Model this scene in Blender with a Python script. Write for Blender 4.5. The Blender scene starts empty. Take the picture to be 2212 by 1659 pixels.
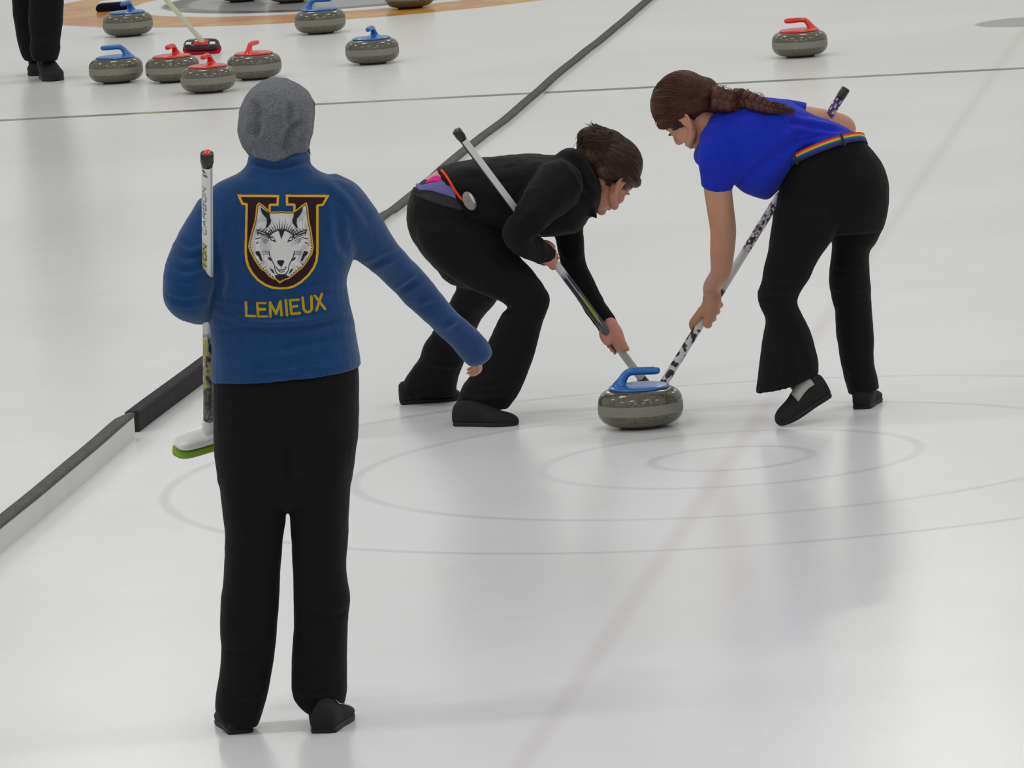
import bpy, bmesh, math, random
import numpy as np
from mathutils import Vector, Matrix, Quaternion, noise as mnoise
from mathutils.bvhtree import BVHTree

# ------------------------------------------------------------------ camera
scene = bpy.context.scene
COL = scene.collection
IW, IH = 2212.0, 1659.0
FPX, PITCH, ROLL, CAMH = 15900.0, 0.1321, -0.0664, 3.41
_cp, _sp = math.cos(PITCH), math.sin(PITCH)
_cr, _sr = math.cos(ROLL), math.sin(ROLL)
FWD = Vector((0, _cp, -_sp))
_r0, _u0 = Vector((1, 0, 0)), Vector((0, _sp, _cp))
RGT = _r0 * _cr + _u0 * _sr
UPV = _u0 * _cr - _r0 * _sr
CAM = Vector((0, 0, CAMH))
cam_d = bpy.data.cameras.new('camera')
cam = bpy.data.objects.new('camera', cam_d)
COL.objects.link(cam)
cam_d.sensor_fit = 'HORIZONTAL'
cam_d.sensor_width = 36.0
cam_d.lens = FPX / IW * 36.0
cam_d.clip_start, cam_d.clip_end = 0.5, 400
cam.matrix_world = Matrix(((RGT.x, UPV.x, -FWD.x, CAM.x), (RGT.y, UPV.y, -FWD.y, CAM.y),
                           (RGT.z, UPV.z, -FWD.z, CAM.z), (0, 0, 0, 1)))
scene.camera = cam

# ------------------------------------------------------------------ exposure, world, lamps
vs = scene.view_settings
vs.view_transform = 'Standard'
vs.look = 'None'
vs.gamma = 1.0
vs.use_curve_mapping = False
vs.exposure = -0.07

world = bpy.data.worlds.new('arena_air')
scene.world = world
world.use_nodes = True
wt = world.node_tree
wt.nodes.clear()
_tc = wt.nodes.new('ShaderNodeTexCoord')
_sx = wt.nodes.new('ShaderNodeSeparateXYZ')
_cr_ = wt.nodes.new('ShaderNodeValToRGB')
_bg = wt.nodes.new('ShaderNodeBackground')
_wo = wt.nodes.new('ShaderNodeOutputWorld')
wt.links.new(_tc.outputs['Generated'], _sx.inputs[0])
wt.links.new(_sx.outputs['Z'], _cr_.inputs[0])
wt.links.new(_cr_.outputs[0], _bg.inputs['Color'])
wt.links.new(_bg.outputs[0], _wo.inputs[0])
_e = _cr_.color_ramp.elements
_e[0].position, _e[0].color = 0.0, (0.31, 0.315, 0.275, 1)
_e[1].position, _e[1].color = 1.0, (0.40, 0.41, 0.42, 1)
for _p, _c in ((0.10, (0.39, 0.395, 0.35, 1)), (0.20, (0.57, 0.565, 0.575, 1)), (0.5, (0.46, 0.46, 0.47, 1))):
    _n = _e.new(_p)
    _n.color = _c
_bg.inputs['Strength'].default_value = 1.0


def lamp(x, y, z, sx, sy, power, col):
    d = bpy.data.lights.new('ceiling_lamp', 'AREA')
    d.shape = 'RECTANGLE'
    d.size, d.size_y = sx, sy
    d.energy = power
    d.color = col
    o = bpy.data.objects.new('ceiling_lamp', d)
    COL.objects.link(o)
    o.location = (x, y, z)
    return o


for _iy, _y in enumerate((12, 19, 26, 33, 40, 47)):
    for _x in (-7.5, -2.5, 2.5, 7.5):
        lamp(_x, _y, 6.5, 1.3, 0.5, 62, (1.0, 0.99, 0.90) if _y > 27 else (1.0, 0.98, 0.98))

# ------------------------------------------------------------------ projection helpers


def RAY(x, y):
    return FWD + RGT * ((x - IW / 2) / FPX) - UPV * ((y - IH / 2) / FPX)


def P(x, y, Y):
    d = RAY(x, y)
    return CAM + d * (Y / d.y)


def GZ(x, y, z=0.0):
    d = RAY(x, y)
    return CAM + d * ((z - CAMH) / d.z)


def PROJ(co):
    v = np.asarray(co, dtype=float) - np.array(CAM)
    dz = v @ np.array(FWD)
    return np.stack([IW / 2 + FPX * (v @ np.array(RGT)) / dz, IH / 2 - FPX * (v @ np.array(UPV)) / dz], 1)


# ------------------------------------------------------------------ materials


def lin(h):
    c = [int(h[i:i + 2], 16) / 255 for i in (0, 2, 4)]
    return tuple(x / 12.92 if x <= .04045 else ((x + .055) / 1.055) ** 2.4 for x in c) + (1,)


def new_mat(name):
    m = bpy.data.materials.new(name)
    m.use_nodes = True
    nt = m.node_tree
    b = nt.nodes['Principled BSDF']
    return m, nt, b


def mat(name, col, rough=0.5, spec=0.5, metal=0.0, sheen=0.0, bump=0.0, bscale=200.0, var=0.0, vscale=20.0, coat=0.0, sss=0.0):
    m, nt, b = new_mat(name)
    b.inputs['Base Color'].default_value = col
    b.inputs['Roughness'].default_value = rough
    b.inputs['Specular IOR Level'].default_value = spec
    b.inputs['Metallic'].default_value = metal
    b.inputs['Sheen Weight'].default_value = sheen
    b.inputs['Coat Weight'].default_value = coat
    if sss:
        b.inputs['Subsurface Weight'].default_value = sss
        b.inputs['Subsurface Radius'].default_value = (0.01, 0.004, 0.002)
    tc = nt.nodes.new('ShaderNodeTexCoord')
    if var:
        n = nt.nodes.new('ShaderNodeTexNoise')
        n.inputs['Scale'].default_value = vscale
        n.inputs['Detail'].default_value = 4
        nt.links.new(tc.outputs['Object'], n.inputs['Vector'])
        r = nt.nodes.new('ShaderNodeMapRange')
        r.inputs['From Min'].default_value, r.inputs['From Max'].default_value = 0.3, 0.7
        r.inputs['To Min'].default_value, r.inputs['To Max'].default_value = 1 - var, 1 + var
        nt.links.new(n.outputs[0], r.inputs[0])
        h = nt.nodes.new('ShaderNodeHueSaturation')
        h.inputs['Color'].default_value = col
        nt.links.new(r.outputs[0], h.inputs['Value'])
        nt.links.new(h.outputs[0], b.inputs['Base Color'])
    if bump:
        n = nt.nodes.new('ShaderNodeTexNoise')
        n.inputs['Scale'].default_value = bscale
        n.inputs['Detail'].default_value = 3
        nt.links.new(tc.outputs['Object'], n.inputs['Vector'])
        bp = nt.nodes.new('ShaderNodeBump')
        bp.inputs['Strength'].default_value = bump
        bp.inputs['Distance'].default_value = 0.004
        nt.links.new(n.outputs[0], bp.inputs['Height'])
        nt.links.new(bp.outputs[0], b.inputs['Normal'])
    return m


def attr_mat(name, rough=0.6, spec=0.3):
    m, nt, b = new_mat(name)
    a = nt.nodes.new('ShaderNodeAttribute')
    a.attribute_name = 'print'
    nt.links.new(a.outputs['Color'], b.inputs['Base Color'])
    b.inputs['Roughness'].default_value = rough
    b.inputs['Specular IOR Level'].default_value = spec
    return m


M = {}
M['trousers'] = mat('black_stretch_cloth', lin('0d0d0f'), 0.85, 0.2, sheen=0.03, bump=0.25, bscale=160, var=0.15)
M['trousers_soft'] = mat('black_knit_cloth', lin('0e0d0d'), 0.85, 0.2, sheen=0.03, bump=0.25, bscale=160, var=0.15)
M['trousers_navy'] = mat('dark_navy_cloth', lin('0b0c10'), 0.85, 0.2, sheen=0.02, bump=0.2, bscale=160, var=0.15)
M['fleece_blue'] = mat('blue_fleece', lin('18406e'), 0.95, 0.1, sheen=0.25, bump=0.5, bscale=170, var=0.08, vscale=45)
M['jacket_black'] = mat('black_softshell', lin('0d0e10'), 0.85, 0.2, sheen=0.03, bump=0.3, bscale=120, var=0.12)
M['tshirt'] = mat('royal_blue_cotton', lin('152bae'), 0.85, 0.15, sheen=0.06, bump=0.2, bscale=220, var=0.08, vscale=25)
M['skin'] = mat('skin', lin('c08d70'), 0.5, 0.35, bump=0.1, bscale=120, var=0.06, vscale=18, sss=0.06)
M['skin_pink'] = mat('cold_pink_skin', lin('c58a72'), 0.5, 0.35, bump=0.1, bscale=120, var=0.06, vscale=18, sss=0.06)
M['hair_brown'] = mat('dark_brown_hair', lin('412c1e'), 0.55, 0.4, var=0.3, vscale=60)
M['hair_auburn'] = mat('auburn_hair', lin('4a2519'), 0.5, 0.4, var=0.3, vscale=60)
M['hair_dark'] = mat('black_brown_hair', lin('241a14'), 0.5, 0.4, var=0.3, vscale=60)
M['knit'] = mat('grey_marl_knit', lin('6b6d72'), 0.95, 0.1, sheen=0.10, bump=0.6, bscale=420, var=0.42, vscale=260)
M['maroon'] = mat('maroon_knit', lin('5d2438'), 0.9, 0.1, bump=0.4, bscale=260)
M['shoe'] = mat('black_suede', lin('201f20'), 0.8, 0.25, bump=0.3, bscale=150, var=0.12)
M['sole'] = mat('black_rubber', lin('1a1a1b'), 0.6, 0.3)
M['white_leather'] = mat('white_leather', lin('dcdcd6'), 0.5, 0.4, var=0.05)
M['white_plastic'] = mat('white_plastic', lin('dedfdc'), 0.35, 0.5)
M['black_plastic'] = mat('black_plastic', lin('1c1b1c'), 0.3, 0.5)
M['dark_plastic'] = mat('navy_plastic', lin('1c2033'), 0.4, 0.5)
M['red_plastic'] = mat('red_plastic', lin('d8281a'), 0.28, 0.5, coat=0.3)
M['red_pad'] = mat('red_pad_cloth', lin('b5202a'), 0.85, 0.2, bump=0.3)
M['green_pad'] = mat('green_pad_cloth', lin('84a53a'), 0.85, 0.2, bump=0.3)
M['navy_pad'] = mat('navy_pad_cloth', lin('211f3b'), 0.9, 0.1, bump=0.4)
M['blue_plastic'] = mat('blue_plastic', lin('1a66ac'), 0.28, 0.5, coat=0.3)
M['cream'] = mat('cream_fibreglass', lin('cfcbb4'), 0.4, 0.4)
M['steel'] = mat('steel', lin('8a8a88'), 0.35, 0.5, metal=1.0)
M['grey_plastic'] = mat('grey_plastic', lin('8b7f7a'), 0.3, 0.5)
M['orange_cord'] = mat('orange_cord', lin('ee4322'), 0.7, 0.2)
M['print'] = attr_mat('printed_colours', 0.7, 0.2)
M['shaft_print'] = attr_mat('printed_shaft', 0.35, 0.4)
M['eye'] = mat('eyeball', lin('2a1c16'), 0.2, 0.5)
M['lash'] = mat('dark_lash', lin('1c1310'), 0.7, 0.1)
M['foam_grey'] = mat('grey_foam', lin('565651'), 0.85, 0.2, bump=0.4, bscale=90, var=0.22, vscale=30)
M['foam_black'] = mat('black_foam', lin('2e2b2c'), 0.85, 0.2, bump=0.3, bscale=90, var=0.12, vscale=12)
M['board_white'] = mat('white_board', lin('d3d3ce'), 0.6, 0.3, var=0.04, vscale=6)
M['lining'] = mat('waistband_black', lin('38353c'), 0.9, 0.15, bump=0.2)
M['periwinkle'] = mat('waistband_periwinkle', lin('6a699c'), 0.9, 0.15, bump=0.2, bscale=300, var=0.1, vscale=200)
M['magenta'] = mat('waistband_magenta', lin('d62c86'), 0.9, 0.15, bump=0.2)


class NB:
    """small maths-node builder"""

    def __init__(self, nt):
        self.nt = nt

    def put(self, sock, v):
        if isinstance(v, (int, float)):
            sock.default_value = v
        elif isinstance(v, tuple):
            sock.default_value = v
        else:
            self.nt.links.new(v, sock)

    def m(self, op, a, b=0.0, c=0.0, clamp=False):
        n = self.nt.nodes.new('ShaderNodeMath')
        n.operation = op
        n.use_clamp = clamp
        self.put(n.inputs[0], a)
        self.put(n.inputs[1], b)
        self.put(n.inputs[2], c)
        return n.outputs[0]

    def step(self, v, lo, hi, a=0.0, b=1.0):
        n = self.nt.nodes.new('ShaderNodeMapRange')
        n.interpolation_type = 'SMOOTHSTEP'
        self.put(n.inputs[0], v)
        n.inputs[1].default_value, n.inputs[2].default_value = lo, hi
        n.inputs[3].default_value, n.inputs[4].default_value = a, b
        return n.outputs[0]

    def band(self, v, centre, half, soft):
        d = self.m('ABSOLUTE', self.m('SUBTRACT', v, centre))
        return self.step(d, max(half - soft, 0), half + soft, 1.0, 0.0)

    def mix(self, fac, a, b):
        n = self.nt.nodes.new('ShaderNodeMix')
        n.data_type = 'RGBA'
        self.put(n.inputs[0], fac)
        self.put(n.inputs[6], a)
        self.put(n.inputs[7], b)
        return n.outputs[2]

    def noise(self, vec, scale, detail=3, rough=0.5):
        n = self.nt.nodes.new('ShaderNodeTexNoise')
        n.inputs['Scale'].default_value = scale
        n.inputs['Detail'].default_value = detail
        n.inputs['Roughness'].default_value = rough
        self.nt.links.new(vec, n.inputs['Vector'])
        return n.outputs[0]


# --- ice with its painted lines
HOUSE = (0.690, 23.49)
FAR = (-0.88, 43.706)


def ice_material():
    m, nt, b = new_mat('pebbled_ice')
    B = NB(nt)
    tc = nt.nodes.new('ShaderNodeTexCoord')
    ob = tc.outputs['Object']
    sp = nt.nodes.new('ShaderNodeSeparateXYZ')
    nt.links.new(ob, sp.inputs[0])
    X, Y = sp.outputs[0], sp.outputs[1]

    def dist(c):
        dx, dy = B.m('SUBTRACT', X, c[0]), B.m('SUBTRACT', Y, c[1])
        return B.m('SQRT', B.m('ADD', B.m('MULTIPLY', dx, dx), B.m('MULTIPLY', dy, dy)))
    big = B.noise(ob, 0.55, 3)
    fine = B.noise(ob, 9.0, 4, 0.6)
    grain = B.noise(ob, 170.0, 2, 0.6)
    base = B.mix(B.step(big, 0.35, 0.68), (0.77, 0.778, 0.765, 1), (0.82, 0.825, 0.822, 1))
    base = B.mix(B.m('MULTIPLY', B.step(grain, 0.35, 0.72), 0.14), base, (0.62, 0.63, 0.63, 1))
    # rings under the near ice
    d = dist(HOUSE)
    ring = 0.0
    for R, k in ((0.258, 0.27), (0.61, 0.22), (1.22, 0.24), (1.83, 0.26)):
        r = B.m('MULTIPLY', B.band(d, R, 0.018, 0.014), k)
        ring = r if ring == 0.0 else B.m('MAXIMUM', ring, r)
    ring = B.m('MULTIPLY', ring, B.step(B.noise(ob, 2.2, 2), 0.28, 0.6, 0.55, 1.0))
    base = B.mix(ring, base, (0.20, 0.205, 0.23, 1))
    # faint centre line
    th = math.atan2(2.507 + 0.036, 36.244 - 18.302)
    n = (math.cos(th), -math.sin(th))
    off = 0.690 * n[0] + 23.51 * n[1]
    s = B.m('SUBTRACT', B.m('ADD', B.m('MULTIPLY', X, n[0]), B.m('MULTIPLY', Y, n[1])), off)
    cl = B.m('MULTIPLY', B.band(s, 0.0, 0.028, 0.024), 0.15)
    base = B.mix(cl, base, (0.42, 0.20, 0.19, 1))
    # cross line, black with worn and yellowish pieces
    a0, a1 = (-2.49, 37.05), (2.63, 36.20)
    tl = math.atan2(a1[1] - a0[1], a1[0] - a0[0])
    nn = (-math.sin(tl), math.cos(tl))
    hs = B.m('SUBTRACT', B.m('ADD', B.m('MULTIPLY', X, nn[0]), B.m('MULTIPLY', Y, nn[1])), a0[0] * nn[0] + a0[1] * nn[1])
    wear = B.step(B.noise(ob, 1.6, 2), 0.33, 0.55, 0.55, 0.97)
    hl = B.m('MULTIPLY', B.band(hs, 0.0, 0.050, 0.022), wear)
    lc = B.mix(B.step(B.noise(ob, 2.7, 1), 0.58, 0.66), (0.05, 0.05, 0.05, 1), (0.28, 0.24, 0.06, 1))
    base = B.mix(hl, base, lc)
    # coloured rings far away
    f = dist(FAR)
    org = B.m('MULTIPLY', B.step(f, 1.21, 1.245), B.step(f, 1.80, 1.84, 1.0, 0.0))
    oc = B.mix(B.step(B.noise(ob, 4.0, 3), 0.35, 0.65), (0.52, 0.17, 0.02, 1), (0.62, 0.33, 0.015, 1))
    base = B.mix(B.m('MULTIPLY', org, 0.97), base, oc)
    base = B.mix(B.m('MULTIPLY', B.step(f, 1.03, 1.06, 1.0, 0.0), 0.72), base, (0.12, 0.12, 0.135, 1))
    base = B.mix(B.m('MULTIPLY', B.band(f, 0.97, 0.075, 0.03), B.step(B.noise(ob, 3.0, 2), 0.35, 0.6, 0.5, 1.0)), base, (0.025, 0.022, 0.025, 1))
    # grey spot at the far right
    g = dist((2.86, 38.80))
    gc = B.mix(B.step(B.noise(ob, 8.0, 2), 0.4, 0.6), (0.24, 0.22, 0.23, 1), (0.20, 0.22, 0.28, 1))
    base = B.mix(B.m('MULTIPLY', B.step(g, 0.27, 0.31, 1.0, 0.0), 0.75), base, gc)
    nt.links.new(base, b.inputs['Base Color'])
    rr = B.step(fine, 0.2, 0.8, 0.19, 0.21)
    nt.links.new(rr, b.inputs['Roughness'])
    b.inputs['IOR'].default_value = 1.31
    b.inputs['Specular IOR Level'].default_value = 0.5
    bp = nt.nodes.new('ShaderNodeBump')
    bp.inputs['Strength'].default_value = 0.10
    bp.inputs['Distance'].default_value = 0.004
    pb = B.noise(ob, 140.0, 2)
    nt.links.new(pb, bp.inputs['Height'])
    nt.links.new(bp.outputs[0], b.inputs['Normal'])
    return m


# ------------------------------------------------------------------ object helpers
ORG = Vector((0, 0, 0))


def link(name, me, m=None, parent=None, label=None, org=True):
    if org:
        me.transform(Matrix.Translation(-ORG))
    o = bpy.data.objects.new(name, me)
    COL.objects.link(o)
    if m is not None and not me.materials:
        me.materials.append(m)
    if parent:
        o.parent = parent
    if label:
        o['label'] = label
    return o


def from_bm(name, bm, m, parent=None, label=None, smooth=True, org=True):
    me = bpy.data.meshes.new(name)
    bm.to_mesh(me)
    bm.free()
    if smooth:
        for p in me.polygons:
            p.use_smooth = True
    return link(name, me, m, parent, label, org)


def thing(name, label, cat, loc, group=None):
    global ORG
    o = bpy.data.objects.new(name, None)
    o.empty_display_size = 0.05
    COL.objects.link(o)
    o.location = loc
    ORG = Vector(loc)
    tag(o, label, cat, group)
    return o


def tag(o, label, cat, group=None):
    o['label'] = label
    o['category'] = cat
    if group:
        o['group'] = group


def copy_tree(o, parent=None):
    c = o.copy()
    COL.objects.link(c)
    if parent:
        c.parent = parent
    for ch in list(o.children):
        copy_tree(ch, c)
    return c


# ------------------------------------------------------------------ mesh builders
def catmull(pts, sub):
    """pts: N x k array -> interpolated array"""
    a = np.asarray(pts, float)
    n = len(a)
    if n < 3 or sub <= 1:
        if n == 2 and sub > 1:
            t = np.linspace(0, 1, sub + 1)[:, None]
            return a[0] * (1 - t) + a[1] * t
        return a
    out = []
    for i in range(n - 1):
        p0, p1, p2, p3 = a[max(i - 1, 0)], a[i], a[i + 1], a[min(i + 2, n - 1)]
        for k in range(sub):
            t = k / sub
            out.append(0.5 * ((2 * p1) + (-p0 + p2) * t + (2 * p0 - 5 * p1 + 4 * p2 - p3) * t * t + (-p0 + 3 * p1 - 3 * p2 + p3) * t ** 3))
    out.append(a[-1])
    return np.array(out)


def rings_to_bm(bm, rings, caps=(1, 1)):
    """rings: list of arrays (n,3)"""
    n = len(rings[0])
    vr = [[bm.verts.new(p) for p in r] for r in rings]
    fs = []
    for a, b in zip(vr[:-1], vr[1:]):
        for i in range(n):
            fs.append(bm.faces.new((a[i], a[(i + 1) % n], b[(i + 1) % n], b[i])))
    if caps[0]:
        fs.append(bm.faces.new(list(reversed(vr[0]))))
    if caps[1]:
        fs.append(bm.faces.new(vr[-1]))
    bmesh.ops.recalc_face_normals(bm, faces=fs)
    return fs


def ring_pts(c, u, v, n, p=2.0):
    th = np.linspace(0, 2 * math.pi, n, endpoint=False)
    ct, st = np.cos(th), np.sin(th)
    e = 2.0 / p
    cx, sy = np.sign(ct) * np.abs(ct) ** e, np.sign(st) * np.abs(st) ** e
    return c + cx[:, None] * u + sy[:, None] * v


def tube(bm, secs, n=32, sub=5, p=2.0, k=1.0, round_ends=(True, True)):
    """secs: (xl,yl,xr,yr,Y,b[,tx,tz]) silhouettes in photo pixels at depth Y with half depth b"""
    rows = []
    for s in secs:
        xl, yl, xr, yr, Y, b = s[:6]
        tx, tz = (s[6], s[7]) if len(s) > 6 else (0.0, 0.0)
        L, R = P(xl, yl, Y), P(xr, yr, Y)
        c, u, v = (L + R) / 2, (R - L) / 2, Vector((tx, 1, tz)) * b
        rows.append(list(c) + list(u * k) + list(v * k))
    a = catmull(rows, sub)
    rings = [ring_pts(r[0:3], r[3:6], r[6:9], n, p) for r in a]

    def cap(i, j):
        d = a[i][0:3] - a[j][0:3]
        d = d / np.linalg.norm(d)
        rad = min(np.linalg.norm(a[i][3:6]), np.linalg.norm(a[i][6:9])) * 0.7
        out = []
        for t in (0.35, 0.65, 0.88, 0.99):
            s = math.sqrt(1 - t * t)
            out.append(ring_pts(a[i][0:3] + d * rad * t, a[i][3:6] * s, a[i][6:9] * s, n, p))
        return out
    if round_ends[0]:
        rings = cap(0, 1)[::-1] + rings
    if round_ends[1]:
        rings = rings + cap(-1, -2)
    rings_to_bm(bm, rings)


def limb(bm, pts, n=16, sub=5, flat=None, round_ends=(True, True)):
    """pts: (Vector, r) ; flat=(axis vector, factor) squashes the section along an axis"""
    a = catmull([list(q[0]) + [q[1]] for q in pts], sub)
    c, r = a[:, :3], a[:, 3]
    tan = np.gradient(c, axis=0)
    tan /= np.linalg.norm(tan, axis=1)[:, None] + 1e-12
    ref = np.array((0.0, 0.0, 1.0)) if abs(tan[0][2]) < 0.9 else np.array((1.0, 0, 0))
    u = np.cross(tan[0], ref)
    u /= np.linalg.norm(u)
    rings, us = [], []
    for i in range(len(c)):
        u = u - tan[i] * (u @ tan[i])
        u /= np.linalg.norm(u)
        v = np.cross(tan[i], u)
        us.append((u.copy(), v))
        rings.append(ring_pts(c[i], u * r[i], v * r[i], n))

    def cap(i, sgn):
        out = []
        for t in (0.4, 0.7, 0.9, 0.99):
            s = math.sqrt(1 - t * t)
            out.append(ring_pts(c[i] + sgn * tan[i] * r[i] * t, us[i][0] * r[i] * s, us[i][1] * r[i] * s, n))
        return out
    if round_ends[0]:
        rings = cap(0, -1)[::-1] + rings
    if round_ends[1]:
        rings = rings + cap(-1, 1)
    if flat:
        ax = np.array(flat[0]) / np.linalg.norm(flat[0])
        m = c.mean(0)
        for q in rings:
            d = (q - m) @ ax
            q -= (d * (1 - flat[1]))[:, None] * ax
    rings_to_bm(bm, rings)


def blob(bm, c, rx, ry, rz, M3=None, nu=24, nv=14):
    """ellipsoid; M3 rotates local axes"""
    M3 = M3 or Matrix.Identity(3)
    rings = []
    for i in range(1, nv):
        t = math.pi * i / nv
        row = []
        for j in range(nu):
            f = 2 * math.pi * j / nu
            q = M3 @ Vector((rx * math.sin(t) * math.cos(f), ry * math.sin(t) * math.sin(f), rz * math.cos(t)))
            row.append(np.array(c) + np.array(q))
        rings.append(np.array(row))
    rings_to_bm(bm, rings)


def box(bm, c, sx, sy, sz, M3=None, bev=0.0, seg=2):
    M3 = M3 or Matrix.Identity(3)
    r = bmesh.ops.create_cube(bm, size=1.0)
    vsx = r['verts']
    for v in vsx:
        v.co = Vector((v.co.x * sx, v.co.y * sy, v.co.z * sz))
    if bev:
        es = list({e for v in vsx for e in v.link_edges})
        rb = bmesh.ops.bevel(bm, geom=es, offset=bev, segments=seg, affect='EDGES', profile=0.5)
        vsx = list({v for f in rb['faces'] for v in f.verts} | {v for v in vsx if v.is_valid})
    for v in vsx:
        v.co = Vector(c) + M3 @ v.co


def lathe(bm, prof, n=64, c=(0, 0, 0)):
    rings = []
    for r, z in prof:
        th = np.linspace(0, 2 * math.pi, n, endpoint=False)
        rings.append(np.stack([c[0] + r * np.cos(th), c[1] + r * np.sin(th), np.full(n, c[2] + z)], 1))
    rings_to_bm(bm, rings)


def fuse(bm, voxel, iters=6, fac=0.5):
    """union of overlapping closed pieces into one smooth surface"""
    me = bpy.data.meshes.new('work')
    bm.to_mesh(me)
    bm.free()
    o = bpy.data.objects.new('work', me)
    COL.objects.link(o)
    r = o.modifiers.new('r', 'REMESH')
    r.mode = 'VOXEL'
    r.voxel_size = voxel
    if iters:
        s = o.modifiers.new('s', 'SMOOTH')
        s.factor = fac
        s.iterations = iters
    bpy.context.view_layer.update()
    ev = o.evaluated_get(bpy.context.evaluated_depsgraph_get())
    out = bpy.data.meshes.new_from_object(ev)
    bpy.data.objects.remove(o)
    bpy.data.meshes.remove(me)
    for p in out.polygons:
        p.use_smooth = True
    return out


def get_co(me):
    a = np.empty(len(me.vertices) * 3)
    me.vertices.foreach_get('co', a)
    return a.reshape(-1, 3)


def set_co(me, a):
    me.vertices.foreach_set('co', a.ravel())
    me.update()


def get_no(me):
    a = np.empty(len(me.vertices) * 3)
    me.vertex_normals.foreach_get('vector', a)
    return a.reshape(-1, 3)


def folds(me, lines, rough=0.0, rscale=9.0):
    """press creases and ridges into cloth. lines: (pixel polyline, width px, height m)"""
    co, no = get_co(me), get_no(me)
    px = PROJ(co)
    view = co - np.array(CAM)
    view /= np.linalg.norm(view, axis=1)[:, None]
    face = np.clip(-(no * view).sum(1) * 2.0 + 0.2, 0, 1)
    disp = np.zeros(len(co))
    for pl, w, h in lines:
        q = catmull(pl, 8)
        d = np.full(len(co), 1e9)
        T = np.zeros(len(co))
        seg = len(q) - 1
        for i in range(seg):
            a, b = q[i], q[i + 1]
            ab = b - a
            t = np.clip(((px - a) @ ab) / (ab @ ab + 1e-9), 0, 1)
            dd = np.linalg.norm(px - (a + t[:, None] * ab), axis=1)
            k = dd < d
            d[k] = dd[k]
            T[k] = (i + t[k]) / seg
        taper = np.clip(np.minimum(T, 1 - T) * 4, 0, 1) ** 0.7
        x = d / w
        prof = np.exp(-x * x * 2.2) - 0.45 * np.exp(-((x - 1.25) ** 2) * 4)
        disp += h * prof * taper * face
    if rough:
        for i in range(len(co)):
            disp[i] += rough * mnoise.fractal(Vector(co[i]) * rscale, 1.0, 2.0, 3)
    set_co(me, co + no * disp[:, None])


def bvh_of(me):
    return BVHTree.FromPolygons([tuple(v.co) for v in me.vertices], [tuple(p.vertices) for p in me.polygons])


def on_surface(tree, x, y, lift=0.002):
    d = RAY(x, y).normalized()
    h = tree.ray_cast(CAM, d)
    if h[0] is None:
        return None
    n = h[1] if h[1].dot(d) < 0 else -h[1]
    return h[0] + n * lift


# ------------------------------------------------------------------ printed graphics (distance fields on a fine grid)
def seg_dist(pts, a, b):
    a, b = np.array(a, float), np.array(b, float)
    ab = b - a
    t = np.clip(((pts - a) @ ab) / (ab @ ab + 1e-9), 0, 1)
    return np.linalg.norm(pts - (a + t[:, None] * ab), axis=1)


def poly_sd(pts, poly):
    d = np.full(len(pts), 1e9)
    ins = np.zeros(len(pts), bool)
    n = len(poly)
    for i in range(n):
        a, b = poly[i], poly[(i + 1) % n]
        d = np.minimum(d, seg_dist(pts, a, b))
        if a[1] != b[1]:
            c = (a[1] > pts[:, 1]) != (b[1] > pts[:, 1])
            xi = (b[0] - a[0]) * (pts[:, 1] - a[1]) / (b[1] - a[1]) + a[0]
            ins ^= c & (pts[:, 0] < xi)
    return np.where(ins, -d, d)


def line_sd(pts, poly, w):
    d = np.full(len(pts), 1e9)
    for a, b in zip(poly[:-1], poly[1:]):
        d = np.minimum(d, seg_dist(pts, a, b))
    return d - w / 2


def taper_sd(pts, a, b, w0, w1):
    a, b = np.array(a, float), np.array(b, float)
    ab = b - a
    t = np.clip(((pts - a) @ ab) / (ab @ ab + 1e-9), 0, 1)
    return np.linalg.norm(pts - (a + t[:, None] * ab), axis=1) - (w0 * (1 - t) + w1 * t) / 2


def over(col, sd, c, aa):
    k = np.clip(0.5 - sd / aa, 0, 1)[:, None]
    return col * (1 - k) + np.array(c[:3]) * k


def patch(name, x0, y0, x1, y1, step, tree, shade, parent, label, lift=0.0012):
    """thin print laid on a surface; shade(px points) -> colour array, keep mask"""
    xs, ys = np.arange(x0, x1, step), np.arange(y0, y1, step)
    gx, gy = np.meshgrid(xs, ys)
    pts = np.stack([gx.ravel(), gy.ravel()], 1)
    col, keep = shade(pts)
    W = len(xs)
    idx = -np.ones(len(pts), int)
    verts, faces, cols = [], [], []

    def vert(i):
        if idx[i] < 0:
            h = on_surface(tree, pts[i][0], pts[i][1], lift)
            if h is None:
                idx[i] = -2 if idx[i] == -1 else idx[i]
                return -2
            idx[i] = len(verts)
            verts.append(h)
            cols.append(tuple(col[i]) + (1.0,))
        return idx[i]
    for r in range(len(ys) - 1):
        for c in range(W - 1):
            q = (r * W + c, r * W + c + 1, (r + 1) * W + c + 1, (r + 1) * W + c)
            if keep[q[0]] and keep[q[1]] and keep[q[2]] and keep[q[3]]:
                f = [vert(i) for i in reversed(q)]
                if min(f) >= 0:
                    faces.append(f)
    me = bpy.data.meshes.new(name)
    me.from_pydata(verts, [], faces)
    at = me.color_attributes.new('print', 'FLOAT_COLOR', 'POINT')
    at.data.foreach_set('color', np.array(cols, dtype=np.float32).ravel())
    for p in me.polygons:
        p.use_smooth = True
    return link(name, me, M['print'], parent, label)


# ------------------------------------------------------------------ setting
def build_floor():
    bm = bmesh.new()
    bmesh.ops.create_grid(bm, x_segments=2, y_segments=2, size=1.0)
    for v in bm.verts:
        v.co = Vector((v.co.x * 16, 35 + v.co.y * 35, 0))
    me = bpy.data.meshes.new('floor')
    bm.to_mesh(me)
    bm.free()
    o = bpy.data.objects.new('floor', me)
    COL.objects.link(o)
    me.materials.append(ice_material())
    o['kind'] = 'structure'
    o['label'] = 'pebbled white sheet of ice with faint rings and painted lines'


build_floor()


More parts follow.
